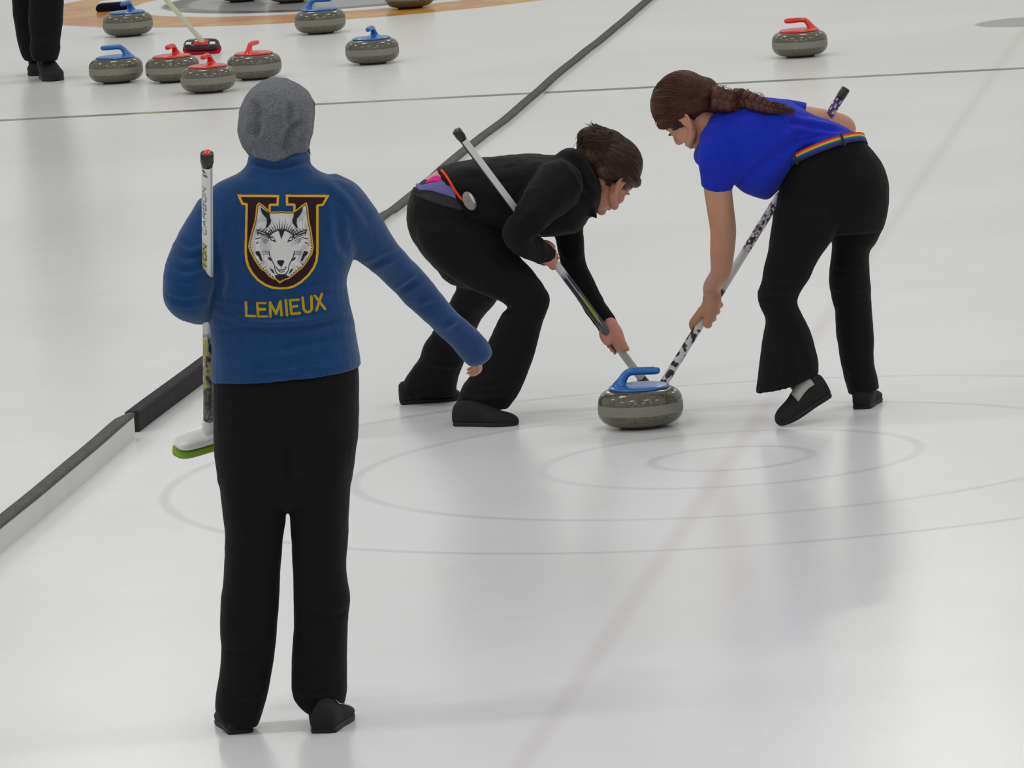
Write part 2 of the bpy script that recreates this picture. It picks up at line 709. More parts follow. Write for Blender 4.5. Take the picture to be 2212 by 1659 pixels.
def divider(name, label, path, h, wid, side, top, group, chamfer=False, bow=0.0):
    """low strip between two sheets; path: ground points along its near bottom edge"""
    global ORG
    root = thing(name, label, 'divider', path[0], group)
    pts = catmull([list(p) for p in path], 6)
    bs, bt = bmesh.new(), bmesh.new()
    tan = np.gradient(pts, axis=0)
    tan /= np.linalg.norm(tan, axis=1)[:, None]
    nor = np.stack([-tan[:, 1], tan[:, 0], np.zeros(len(pts))], 1)
    rng = random.Random(3)
    rings, rt = [], []
    for i, p in enumerate(pts):
        j = nor[i] * bow * 2 * mnoise.noise(Vector((p[0] * 1.3, p[1] * 1.3, 4.0)))
        ww = wid * (0.55 if chamfer and i == len(pts) - 1 else 1.0)
        a = p + j
        zt = h + bow * mnoise.noise(Vector((p[0] * 2, p[1] * 2, 9.0)))
        rings.append(np.array([a + nor[i] * 0.003, a + nor[i] * 0.003 + [0, 0, zt - 0.012], a + nor[i] * (ww - 0.003) + [0, 0, zt - 0.012], a + nor[i] * (ww - 0.003)]))
        rt.append(np.array([a + [0, 0, zt - 0.014], a + [0, 0, zt - 0.004], a + nor[i] * 0.005 + [0, 0, zt], a + nor[i] * (ww - 0.005) + [0, 0, zt], a + nor[i] * ww + [0, 0, zt - 0.004], a + nor[i] * ww + [0, 0, zt - 0.014]]))
    rings_to_bm(bs, rings)
    rings_to_bm(bt, rt)
    from_bm('board', bs, side, root, smooth=False)
    from_bm('foam_cap', bt, top, root, smooth=False)
    return root


def g3(x, y):
    return GZ(x, y, 0.0)


DIV = 'low strips between the two sheets'
divider('sheet_divider', 'near white sided strip with grey top running off the left edge', [g3(-420, 1560), g3(-150, 1326), g3(0, 1200), g3(150, 1074), g3(294, 947)], 0.09, 0.05, M['board_white'], M['foam_grey'], DIV, chamfer=True, bow=0.002)
divider('sheet_divider', 'black faced strip on the ice behind the person in the blue fleece jacket', [g3(303, 933), g3(440, 830), g3(540, 752), g3(640, 672)], 0.072, 0.05, M['foam_black'], M['foam_black'], DIV, bow=0.002)
_far = [(648, 635), (833, 482), (875, 453), (1022, 327), (1109, 260), (1182, 196), (1254, 135), (1326, 77), (1404, 10), (1480, -58), (1700, -255)]
divider('sheet_divider', 'far grey topped strip running diagonally up to the top edge of the photo', [g3(*q) for q in _far], 0.026, 0.05, M['board_white'], M['foam_grey'], DIV, bow=0.003)

# ------------------------------------------------------------------ curling stones


def granite():
    m, nt, b = new_mat('polished_granite')
    B = NB(nt)
    tc = nt.nodes.new('ShaderNodeTexCoord')
    ob = tc.outputs['Object']
    sp = nt.nodes.new('ShaderNodeSeparateXYZ')
    nt.links.new(ob, sp.inputs[0])
    Z = sp.outputs[2]
    n1 = B.noise(ob, 260, 2, 0.7)
    n2 = B.noise(ob, 90, 3, 0.6)
    dark = B.mix(B.step(n2, 0.35, 0.65), lin('4a473b'), lin('615d4f'))
    dark = B.mix(B.m('MULTIPLY', B.step(n1, 0.5, 0.7), 0.55), dark, lin('7f7b6c'))
    band = B.mix(B.step(n1, 0.35, 0.65), lin('75736a'), lin('86847a'))
    k = B.band(B.m('ADD', Z, B.m('MULTIPLY', B.m('SUBTRACT', n2, 0.5), 0.004)), 0.067, 0.0165, 0.0012)
    nt.links.new(B.mix(k, dark, band), b.inputs['Base Color'])
    nt.links.new(B.m('MULTIPLY_ADD', k, 0.48, 0.16), b.inputs['Roughness'])
    b.inputs['Specular IOR Level'].default_value = 0.6
    return m


M['granite'] = granite()


def sz_(z):
    """profile height with the deep rounded underside"""
    return z * 0.066 / 0.0575 if z < 0.0575 else z + 0.0085


def stone_body():
    bm = bmesh.new()
    R, H = 0.1425, 0.122
    prof = [(0.0001, 0.004), (0.055, 0.004), (0.062, 0.0), (0.067, 0.0), (0.076, 0.0035)]
    for i in range(0, 11):            # lower shoulder
        t = math.pi / 2 * i / 10
        prof.append((0.084 + (R - 0.084) * math.sin(t), 0.046 - 0.039 * math.cos(t)))
    prof += [(R + 0.0004, 0.052), (R + 0.0004, 0.064)]
    for i in range(0, 11):            # upper shoulder
        t = math.pi / 2 * i / 10
        prof.append((0.092 + (R - 0.092) * math.cos(t) ** 0.95, 0.074 + (H - 0.074) * math.sin(t) ** 0.95))
    prof += [(0.07, H + 0.001), (0.0001, H + 0.001)]
    lathe(bm, [(r, sz_(z)) for r, z in prof], 72)
    return bm


def stone_handle(col):
    bm = bmesh.new()
    z = 0.129
    prof = [(0.0001, z), (0.100, z), (0.1035, z + 0.003), (0.1025, z + 0.007), (0.092, z + 0.0115), (0.06, z + 0.0145), (0.0001, z + 0.016)]
    lathe(bm, prof, 64)
    me0 = bm
    neck = [((-0.064, 0, z + 0.006), 0.036), ((-0.062, 0, z + 0.016), 0.0235), ((-0.055, 0, z + 0.030), 0.0165), ((-0.046, 0, z + 0.044), 0.0140),
            ((-0.034, 0, z + 0.0545), 0.0132), ((-0.012, 0, z + 0.0585), 0.0134), ((0.02, 0, z + 0.0575), 0.0136), ((0.052, 0, z + 0.0565), 0.0134), ((0.062, 0, z + 0.0562), 0.0122)]
    limb(bm, [(Vector(p), r) for p, r in neck], n=24, sub=5)
    return fuse(bm, 0.0028, 3)


def make_stone(col, label):
    root = thing('curling_stone', label, 'curling stone', (0, 0, 0), None)
    from_bm('granite_body', stone_body(), M['granite'], root)
    h = link('handle', stone_handle(col), M[col + '_plastic'], root)
    bm = bmesh.new()
    r = Matrix.Rotation(math.radians(60), 3, 'Y')
    lathe(bm, [(0.0001, 0.004), (0.0042, 0.0036), (0.005, 0.001), (0.005, -0.004), (0.0001, -0.004)], 20)
    for v in bm.verts:
        v.co = Matrix.Rotation(math.radians(-62), 3, 'Y') @ v.co + Vector((-0.081, 0, 0.129 + 0.0185))
    from_bm('bolt', bm, M['steel'], h, 'small steel bolt')
    return root


_sb = make_stone('blue', 'x')
_sr = make_stone('red', 'x')
_used = {'blue': 0, 'red': 0}


def stone(col, xl, xr, ym, dirn, label, group=None):
    src = _sb if col == 'blue' else _sr
    o = src if not _used[col] else copy_tree(src)
    _used[col] = 1
    w = xr - xl
    x = (xl + xr) / 2
    d = 0.0575 * w / 0.2858
    g = GZ(x, ym, 0.066)
    o.location = (g.x, g.y, 0)
    a = math.atan2(dirn[1], dirn[0])
    o.rotation_euler = (0, 0, a)
    o['label'] = label
    if group:
        o['group'] = group
    elif 'group' in o:
        del o['group']


GR = 'stones resting around the far house'
stone('blue', 1293, 1474, 879, (1, -0.05), 'large near blue handled stone sliding between the two sweepers')
stone('blue', 221, 331, 52, (-0.35, -0.93), 'blue handled stone on the orange ring, in front of the navy broom pad', GR)
stone('blue', 192, 309, 151, (-1, 0.05), 'blue handled stone leftmost of the front row, grip to the left', GR)
stone('red', 316, 430, 149, (-0.3, -0.95), 'red handled stone between the leftmost blue one and the foremost red one', GR)
stone('red', 390, 509, 171, (-0.30, -0.95), 'red handled stone foremost of the three clustered under the red broom head', GR)
stone('red', 492, 607, 143, (0.35, 0.93), 'red handled stone right of the red and black broom head', GR)
stone('blue', 636, 747, 46, (1, 0.0), 'blue handled stone at the lower edge of the orange ring, grip pointing right', GR)
stone('blue', 747, 861, 110, (-0.25, -0.97), 'blue handled stone alone outside the ring, grip pointing at the viewer', GR)
stone('red', 832, 937, -8, (-1, 0.2), 'stone cut by the top edge of the photo, on the orange ring', GR)
stone('red', 577, 679, -20, (1, 0.2), 'stone cut by the top edge of the photo, in the grey ring, right one', GR)
stone('blue', 470, 572, -22, (1, -0.4), 'stone barely showing at the top edge, in the grey ring, left one', GR)
stone('red', 1668, 1787, 94, (-1, 0.04), 'red handled stone standing alone at top right beyond the cross line')

# ------------------------------------------------------------------ brooms


def frame(zaxis, xhint):
    z = Vector(zaxis).normalized()
    x = Vector(xhint)
    x = (x - z * x.dot(z)).normalized()
    y = z.cross(x)
    return Matrix((x, y, z)).transposed()


def shaft_mesh(a, b, r, shade, n=40, step=0.0022):
    """cylinder from a to b with printed colours; shade(u metres around, v metres along) -> colours"""
    a, b = Vector(a), Vector(b)
    L = (b - a).length
    nv = int(L / step)
    # zero angle faces the viewer side (-Y)
    F = frame((b - a), (0, -1, 0))
    th = np.linspace(0, 2 * math.pi, n, endpoint=False)
    U, V = np.meshgrid(np.linspace(-math.pi, math.pi, n, endpoint=False) * r, np.linspace(0, L, nv))
    pts = np.stack([U.ravel(), V.ravel()], 1)
    col = shade(pts)
    ex, ey, ez = [np.array(F.col[i]) for i in range(3)]
    ang = -pts[:, 0] / r
    co = np.array(a) + ex * (np.cos(ang) * r)[:, None] + ey * (np.sin(ang) * r)[:, None] + ez * pts[:, 1][:, None]
    faces = []
    for i in range(nv - 1):
        for j in range(n):
            k = (j + 1) % n
            faces.append((i * n + k, i * n + j, (i + 1) * n + j, (i + 1) * n + k))
    faces.append(tuple(range(n - 1, -1, -1)))
    faces.append(tuple((nv - 1) * n + j for j in range(n)))
    me = bpy.data.meshes.new('handle_shaft')
    me.from_pydata([tuple(c) for c in co], [], faces)
    at = me.color_attributes.new('print', 'FLOAT_COLOR', 'POINT')
    at.data.foreach_set('color', np.concatenate([col, np.ones((len(col), 1))], 1).astype(np.float32).ravel())
    for p in me.polygons:
        p.use_smooth = True
    return me


def broom(label, top, sock, axis, up, r, shade, cap_m, head_m, pad_m, capr=1.15, Lh=0.20, marks=None, cap_red=False, group=None, sock_m=None, hs=1.0):
    """top: free end of the handle, sock: where it enters the head, axis: long axis of the head, up: away from the pad"""
    global ORG
    top, sock = Vector(top), Vector(sock)
    F = frame(up, axis)           # columns: long axis, width, up
    root = thing('curling_broom', label, 'broom', sock, group)
    d = (sock - top).normalized()
    me = shaft_mesh(top + d * 0.03, sock + d * 0.004, r, shade)
    link('handle_shaft', me, M['shaft_print'], root)
    bm = bmesh.new()
    Fc = frame(-d, (1, 0, 0))
    lathe(bm, [(0.0001, 0.034), (r * 0.8, 0.034), (r * capr, 0.030), (r * capr, 0.002), (r * 1.02, -0.004), (r * 1.02, -0.01), (0.0001, -0.01)], 32)
    for v in bm.verts:
        v.co = top + d * 0.034 + Fc @ v.co
    cp = from_bm('end_cap', bm, cap_m, root, None)
    if cap_red:
        bm = bmesh.new()
        lathe(bm, [(0.0001, 0.0362), (r * 0.62, 0.0362), (r * 0.66, 0.0345), (r * 0.66, 0.030), (0.0001, 0.030)], 28)
        for v in bm.verts:
            v.co = top + d * 0.034 + Fc @ v.co
        from_bm('end_disc', bm, M['red_plastic'], cp, 'red disc')
    # head: rounded bar with a raised socket
    bm = bmesh.new()
    rings = []
    for t in np.linspace(-1, 1, 25):
        x = t * Lh / 2
        e = math.sqrt(max(1 - abs(t) ** 6, 0.02))
        w = 0.034 * e * hs
        hh = 0.016 * hs * e * (1 - 0.25 * t * t)
        rg = []
        for q in range(24):
            f = 2 * math.pi * q / 24
            cy, sz = math.cos(f), math.sin(f)
            yy = math.copysign(abs(cy) ** 0.6, cy) * w
            zz = math.copysign(abs(sz) ** 0.6, sz) * hh * (1.0 if sz > 0 else 0.9)
            rg.append(np.array(sock) + np.array(F @ Vector((x, yy, zz - 0.022 * hs))))
        rings.append(np.array(rg))
    rings_to_bm(bm, rings)
    hd = link('head', fuse(bm, 0.0025, 3), head_m, root)
    bm = bmesh.new()
    limb(bm, [(sock + F @ Vector((0, 0, -0.02 * hs)), 0.023), (sock + F @ Vector((0, 0, -0.006 * hs)), 0.019), (sock - d * 0.012, r * 1.25), (sock - d * 0.035, r * 1.15)], n=24, sub=4, round_ends=(False, False))
    from_bm('socket', bm, sock_m or head_m, hd)
    bm = bmesh.new()
    rings = []
    for t in np.linspace(-1, 1, 25):
        x = t * (Lh / 2 + 0.006)
        e = math.sqrt(max(1 - abs(t) ** 6, 0.02))
        rg = []
        for q in range(20):
            f = 2 * math.pi * q / 20
            cy, sz = math.cos(f), math.sin(f)
            rg.append(np.array(sock) + np.array(F @ Vector((x, math.copysign(abs(cy) ** 0.5, cy) * 0.039 * e * hs, math.copysign(abs(sz) ** 0.5, sz) * 0.0095 * hs * (0.6 + 0.4 * e) - 0.0455 * hs))))
        rings.append(np.array(rg))
    rings_to_bm(bm, rings)
    from_bm('pad', bm, pad_m, hd)
    if marks:
        for (mx, my, sx, sy, mm, nm, lb) in marks:
            bm = bmesh.new()
            box(bm, sock + F @ Vector((mx, my, -0.0062 * hs)), sx, sy, 0.006, F, 0.002, 2)
            from_bm(nm, bm, mm, hd, lb)
    return root, hd


def shade_plain(c, seed=0):
    cc = np.array(lin(c)[:3])

    def f(p):
        return np.tile(cc, (len(p), 1))
    return f


def vnoise(p, sx, sy, seed):
    out = np.empty(len(p))
    for i, (a, b) in enumerate(p):
        out[i] = mnoise.noise(Vector((a * sx + seed, b * sy, seed * 1.7)))
    return out


LET = {
    'C': [[(1, .85), (.8, 1), (.2, 1), (0, .8), (0, .2), (.2, 0), (.8, 0), (1, .15)]],
    'A': [[(0, 0), (.5, 1), (1, 0)], [(.2, .35), (.8, .35)]],
    'R': [[(0, 0), (0, 1), (.8, 1), (1, .8), (1, .65), (.8, .5), (0, .5)], [(.5, .5), (1, 0)]],
    'B': [[(0, 0), (0, 1), (.8, 1), (1, .85), (1, .65), (.8, .53), (0, .53)], [(.8, .53), (1, .38), (1, .15), (.8, 0), (0, 0)]],
    'O': [[(.2, 0), (0, .2), (0, .8), (.2, 1), (.8, 1), (1, .8), (1, .2), (.8, 0), (.2, 0)]],
    'N': [[(0, 0), (0, 1), (1, 0), (1, 1)]],
    'I': [[(.5, 0), (.5, 1)]],
}


def put_text(col, pts, word, u0, v0, hgt, adv, w, c, aa=0.0012):
    """letters stand across the shaft and read from the head towards the free end"""
    for i, ch in enumerate(word):
        for st in LET[ch]:
            q = [(u0 + hgt * (y - 0.5), v0 - i * adv - adv * 0.72 * x - y * adv * .18) for x, y in st]
            q = [(-(a - u0) + u0, b) for a, b in q]
            col = over(col, line_sd(pts, q, w), c, aa)
    return col


BLACKC, WHITEC = lin('16161a'), lin('dcdedd')


def shade_A(pts):
    n = len(pts)
    v = pts[:, 1]
    col = np.tile(np.array(lin('d6d8d8')[:3]), (n, 1))
    k = np.clip((v - 0.60) / 0.05, 0, 1)[:, None]
    col = col * (1 - k) + np.array(lin('8b8a7c')[:3]) * k
    k = np.clip((v - 0.76) / 0.05, 0, 1)[:, None]
    col = col * (1 - k) + np.array(lin('4b4b47')[:3]) * k
    ns = vnoise(pts, 90, 55, 3.1)
    m1 = np.clip((ns - 0.12) * 8, 0, 1) * np.clip((v - 0.58) / 0.04, 0, 1) * np.clip((0.86 - v) / 0.05, 0, 1)
    col = col * (1 - m1[:, None]) + np.array(lin('b5a32a')[:3]) * m1[:, None]
    m2 = np.clip((-ns - 0.15) * 8, 0, 1) * np.clip((v - 0.58) / 0.04, 0, 1) * np.clip((1.0 - v) / 0.05, 0, 1)
    col = col * (1 - m2[:, None]) + np.array(lin('2a2a2c')[:3]) * m2[:, None]
    ns2 = vnoise(pts, 200, 120, 8.3)
    m3 = np.clip((ns2 - 0.2) * 8, 0, 1) * np.clip((v - 0.85) / 0.05, 0, 1) * np.clip((1.06 - v) / 0.05, 0, 1)
    col = col * (1 - m3[:, None] * .7) + np.array(lin('9a9a94')[:3]) * m3[:, None] * .7
    # thin stripes along the far side
    for u in (0.0105, 0.0145):
        sd = np.maximum(np.abs(pts[:, 0] - u) - 0.0009, v - 0.40)
        col = over(col, sd, BLACKC, 0.0012)
    # little mark under the cap, then the word
    U0 = -0.0085
    col = over(col, poly_sd(pts, [(-0.012, 0.012), (-0.012, 0.028), (-0.001, 0.032)]), BLACKC, 0.0015)
    col = over(col, line_sd(pts, [(-0.011, 0.036), (-0.007, 0.040), (-0.004, 0.036), (0.0, 0.042)], 0.0042), BLACKC, 0.0012)
    col = put_text(col, pts, 'CARBON', U0, 0.245, 0.0105, 0.0285, 0.0026, BLACKC)
    y = np.clip((v - 0.262) / 0.02, 0, 1) * np.clip((0.40 - v) / 0.05, 0, 1) * (pts[:, 0] < 0.0) * (pts[:, 0] > -0.017)
    col = col * (1 - y[:, None] * .8) + np.array(lin('b9ab3c')[:3]) * y[:, None] * .8
    col = put_text(col, pts, 'ION', U0, 0.365, 0.0115, 0.030, 0.0032, BLACKC)
    return col


def shade_B(pts):
    v = pts[:, 1]
    n = len(pts)
    col = np.tile(np.array(lin('d5d6d6')[:3]), (n, 1))
    col = over(col, np.maximum(pts[:, 0] + 0.0075, v - 0.42), lin('26282c'), 0.003)
    col = over(col, -(v - 0.655), lin('23263a'), 0.03)
    col = over(col, np.maximum(np.abs(pts[:, 0] - 0.003) - 0.0016, -(v - 0.655)), lin('b9bcc0'), 0.0015)
    sd = poly_sd(pts, [(0.001, 0.77), (0.008, 0.74), (0.009, 0.86), (-0.002, 0.88)])
    col = over(col, sd, lin('9aa32c'), 0.004)
    col = over(col, -(v - 0.89), lin('5b5f66'), 0.03)
    col = over(col, -(v - 0.99), lin('a9a9a6'), 0.05)
    return col


def shade_C(pts):
    v = pts[:, 1]
    n = len(pts)
    white = np.array(lin('d2d0cf')[:3])
    col = np.tile(white, (n, 1))
    nz = vnoise(pts, 160, 110, 5.0)
    pur = np.array(lin('46285e')[:3])
    dk = np.array(lin('2c2028')[:3])
    m = np.clip((0.42 - v) / 0.02, 0, 1) * np.clip((nz + 0.32) * 6, 0, 1)
    col = col * (1 - m[:, None]) + pur * m[:, None]
    m = np.clip((v - 0.42) / 0.02, 0, 1) * np.clip((0.625 - v) / 0.02, 0, 1) * np.clip((nz + 0.10) * 7, 0, 1)
    col = col * (1 - m[:, None]) + (pur * .5 + dk * .5) * m[:, None]
    m = np.clip((v - 0.765) / 0.01, 0, 1) * np.clip((0.80 - v) / 0.01, 0, 1)
    col = col * (1 - m[:, None]) + pur * m[:, None]
    # blocky dark print below the hand
    k = vnoise(np.stack([pts[:, 0] * 0.6, pts[:, 1]], 1), 110, 62, 2.0)
    m = np.clip((v - 0.92) / 0.01, 0, 1) * np.clip((k + 0.08) * 9, 0, 1)
    col = col * (1 - m[:, None]) + np.array(lin('28282a')[:3]) * m[:, None]
    return col


# broom of the person in blue fleece: cap by the shoulder, head held clear of the ice in front
A_top, A_head = P(447, 330, 18.78), P(451, 925, 19.36)
broom('white and yellow printed broom tucked under the arm of the person in blue fleece', A_top, A_head, (0.84, 0.10, 0.50), (0.0, -0.5, 0.9), 0.0145, shade_A,
      M['black_plastic'], M['white_plastic'], M['green_pad'], capr=1.18, cap_red=True)
# brooms of the two sweepers, heads on the ice just beyond the stone
_hb = GZ(1398, 866) + Vector((0, 0, 0.056))
B_top = P(985, 281, 24.52)
broom('white topped dark broom swept by the bent person in black', B_top, _hb, (1, 0.12, 0), (0, 0, 1), 0.0135, shade_B, M['black_plastic'], M['black_plastic'], M['navy_pad'], capr=1.2)
_hc = GZ(1420, 889) + Vector((0, 0, 0.056))
C_top = P(1828, 190, 24.82)
broom('purple and white printed broom swept by the person in the royal blue shirt', C_top, _hc, (0.6, 0.8, 0), (0, 0, 1), 0.0145, shade_C, M['black_plastic'], M['black_plastic'], M['navy_pad'], capr=1.08)
# red and black broom beside the stones, held by the person at the top left
_hd = GZ(437, 117) + Vector((0, -0.01, 0.078))
D_top = P(198, -187, 39.55)
broom('cream handled broom with red and black head resting beside the red handled stones', D_top, _hd, (1, -0.10, 0), (0.0, -0.55, 1), 0.0135, shade_plain('cfcab2'), M['black_plastic'], M['black_plastic'], M['red_pad'], sock_m=M['cream'], hs=1.3,
      marks=[(0.0, -0.010, 0.078, 0.046, M['red_plastic'], 'centre_plate', 'red plate around the socket'), (-0.068, -0.018, 0.030, 0.022, M['white_plastic'], 'label_patch', 'white patch'), (0.062, -0.018, 0.032, 0.022, M['white_plastic'], 'label_patch', 'white patch')])
# navy padded broom lying behind a stone at the top edge
_he = GZ(247, 24) + Vector((0, 0, 0.045))
broom('broom with navy pad and white rim lying behind a blue handled stone at top left', _he + Vector((0.04, 1.18, -0.012)), _he + Vector((0, 0.045, 0.002)), (1, -0.02, 0.02), (0.03, 1, 0.75), 0.0135, shade_plain('cfcfcb'), M['black_plastic'], M['white_plastic'], M['navy_pad'], Lh=0.205)

# ------------------------------------------------------------------ people: shared pieces


def head_frame(face, up):
    x = Vector(face).normalized()
    z = Vector(up)
    z = (z - x * z.dot(x)).normalized()
    y = z.cross(x)
    return Matrix((x, y, z)).transposed()


def build_head(bm, c, F, s=1.0):
    """head with brow, eye bulges, nose, lips, chin, ears; c = centre between the ears"""
    c = Vector(c)

    def q(x, y, z):
        return c + F @ (Vector((x, y, z)) * s)

    def el(x, y, z, a, b, h, R=None):
        blob(bm, q(x, y, z), a * s, b * s, h * s, F @ R if R else F)
    el(-.010, 0, .042, .097, .074, .083)
    el(.034, 0, -.022, .052, .057, .080)
    el(.030, 0, -.066, .048, .043, .044)
    el(.068, 0, -.097, .019, .021, .016)
    el(.048, 0, .044, .045, .060, .050)
    for sg in (1, -1):
        el(.060, .034 * sg, -.030, .026, .023, .026)
        el(.073, .031 * sg, .001, .015, .016, .012)
        el(.094, .011 * sg, -.037, .010, .0075, .0075)
        limb(bm, [(q(.080, .012 * sg, .020), .009 * s), (q(.077, .034 * sg, .024), .010 * s), (q(.062, .052 * sg, .016), .008 * s)], n=10, sub=3)
        limb(bm, [(q(.060, .048 * sg, -.062), .016 * s), (q(.022, .056 * sg, -.048), .016 * s), (q(-.004, .062 * sg, -.020), .014 * s)], n=12, sub=3)
        # ear: bowl, rim, lobe
        tilt = Matrix.Rotation(math.radians(-14), 3, 'Y')
        el(-.006, .074 * sg, -.004, .019, .0075, .030, tilt)
        rim = [(.008, .076, .012), (.002, .081, .026), (-.014, .085, .028), (-.026, .086, .014), (-.024, .084, -.006), (-.012, .080, -.024), (-.003, .076, -.036)]
        limb(bm, [(q(a, b * sg, d), .0052 * s) for a, b, d in rim], n=8, sub=3)
        el(-.002, .075 * sg, -.034, .008, .005, .009)
    limb(bm, [(q(.083, 0, .016), .0075 * s), (q(.096, 0, -.010), .0085 * s), (q(.107, 0, -.030), .0100 * s), (q(.096, 0, -.039), .0085 * s)], n=12, sub=4)
    limb(bm, [(q(.078, .022, -.064), .0045 * s), (q(.090, .009, -.0595), .0062 * s), (q(.092, 0, -.0605), .0060 * s), (q(.090, -.009, -.0595), .0062 * s), (q(.078, -.022, -.064), .0045 * s)], n=10, sub=3)
    limb(bm, [(q(.077, .019, -.069), .0045 * s), (q(.088, .007, -.0735), .0070 * s), (q(.088, -.007, -.0735), .0070 * s), (q(.077, -.019, -.069), .0045 * s)], n=10, sub=3)
    el(.080, 0, -.066, .010, .018, .020)


def face_details(c, F, parent, s=1.0):
    c = Vector(c)

    def q(x, y, z):
        return c + F @ (Vector((x, y, z)) * s)
    for sg in (1, -1):
        bm = bmesh.new()
        blob(bm, q(.0775, .031 * sg, .0), .0118 * s, .0118 * s, .0085 * s, F, 16, 10)
        from_bm('eye', bm, M['eye'], parent)
        bm = bmesh.new()
        limb(bm, [(q(.084, .019 * sg, .006), .0016), (q(.0945, .030 * sg, .0065), .0028), (q(.0865, .043 * sg, .003), .0018)], n=6, sub=3)
        from_bm('eyelash', bm, M['lash'], parent)
        bm = bmesh.new()
        limb(bm, [(q(.0885, .014 * sg, .025), .0022), (q(.0855, .034 * sg, .031), .003), (q(.070, .052 * sg, .024), .0016)], n=6, sub=3)
        from_bm('eyebrow', bm, M['hair_dark'], parent)


def grip_hand(bm, c, a, n, wrist, R, side=1, s=1.0):
    """fist around a shaft: c on its axis, a = axis towards the thumb side, n = from shaft to the back of the hand"""
    c, a, wrist = Vector(c), Vector(a).normalized(), Vector(wrist)
    n = Vector(n)
    n = (n - a * n.dot(a)).normalized()
    b = a.cross(n) * side
    rf = 0.0080 * s
    for i, (sh, r0, mx) in enumerate(((0.0305, 1.0, 235), (0.0105, 1.05, 245), (-0.0098, 1.0, 240), (-0.0285, .85, 225))):
        sh *= s
        rr = rf * r0
        K = c + a * sh + n * (R + rr * 1.7) + b * 0.004
        pts = [(wrist * 0.62 + K * 0.38 + a * sh * .15, rr * 1.45), (wrist * 0.25 + K * 0.75, rr * 1.35), (K, rr * 1.28)]
        for ang, k in ((38, 1.12), (80, 1.05), (122, 1.02), (165, .97), (205, .93), (mx, .85)):
            t = math.radians(ang)
            rad = R + rr * (1.02 if ang > 60 else 1.25)
            pts.append((c + a * (sh * (1 - ang / 1500)) + (n * math.cos(t) + b * math.sin(t)) * rad, rr * k))
        limb(bm, pts, n=12, sub=3)
    # palm pad and thumb
    limb(bm, [(wrist, .021 * s), (wrist * .55 + (c + n * (R + .010)) * .45, .024 * s), (c + n * (R + .011) - b * .006, .019 * s)], n=14, sub=4)
    th = [(wrist * .6 + c * .4 + a * .018, .0125 * s), (c + a * .030 * s + n * .004 - b * (R + .012), .0110 * s), (c + a * .048 * s - n * .010 - b * (R + .006), .0098 * s),
          (c + a * .058 * s - n * (R + .006), .0090 * s), (c + a * .060 * s - n * (R + .005) + b * .014, .0080 * s)]
    limb(bm, th, n=12, sub=4)


def loose_hand(bm, w, d, n, side=1, s=1.0, curl=0.5):
    """relaxed hand: w wrist, d direction of the fingers, n back of the hand"""
    w, d = Vector(w), Vector(d).normalized()
    n = Vector(n)
    n = (n - d * n.dot(d)).normalized()
    b = d.cross(n) * side
    limb(bm, [(w - d * .02, .022 * s), (w + d * .03 * s, .027 * s), (w + d * .075 * s, .027 * s)], n=16, sub=4, flat=(n, 0.62))
    for i, (sh, L) in enumerate(((0.031, .070), (0.0105, .079), (-0.0100, .073), (-0.029, .056))):
        p = w + d * .082 * s + b * sh * s
        pts = [(w + d * .045 * s + b * sh * .8 * s, .0095 * s), (p, .0088 * s)]
        ang = 0
        for k in range(3):
            ang += curl * (0.55 + 0.12 * i) * (0.6 if k == 0 else 0.9)
            p = p + (d * math.cos(ang) - n * math.sin(ang)) * (L * s * (.44, .31, .25)[k])
            pts.append((p, (.0083, .0077, .0066)[k] * s))
        limb(bm, pts, n=12, sub=3)
    limb(bm, [(w + d * .015 * s + b * .018 * s, .012 * s), (w + d * .045 * s + b * .040 * s - n * .010, .0105 * s), (w + d * .072 * s + b * .050 * s - n * .020, .0090 * s), (w + d * .094 * s + b * .050 * s - n * .028, .0075 * s)], n=12, sub=3)


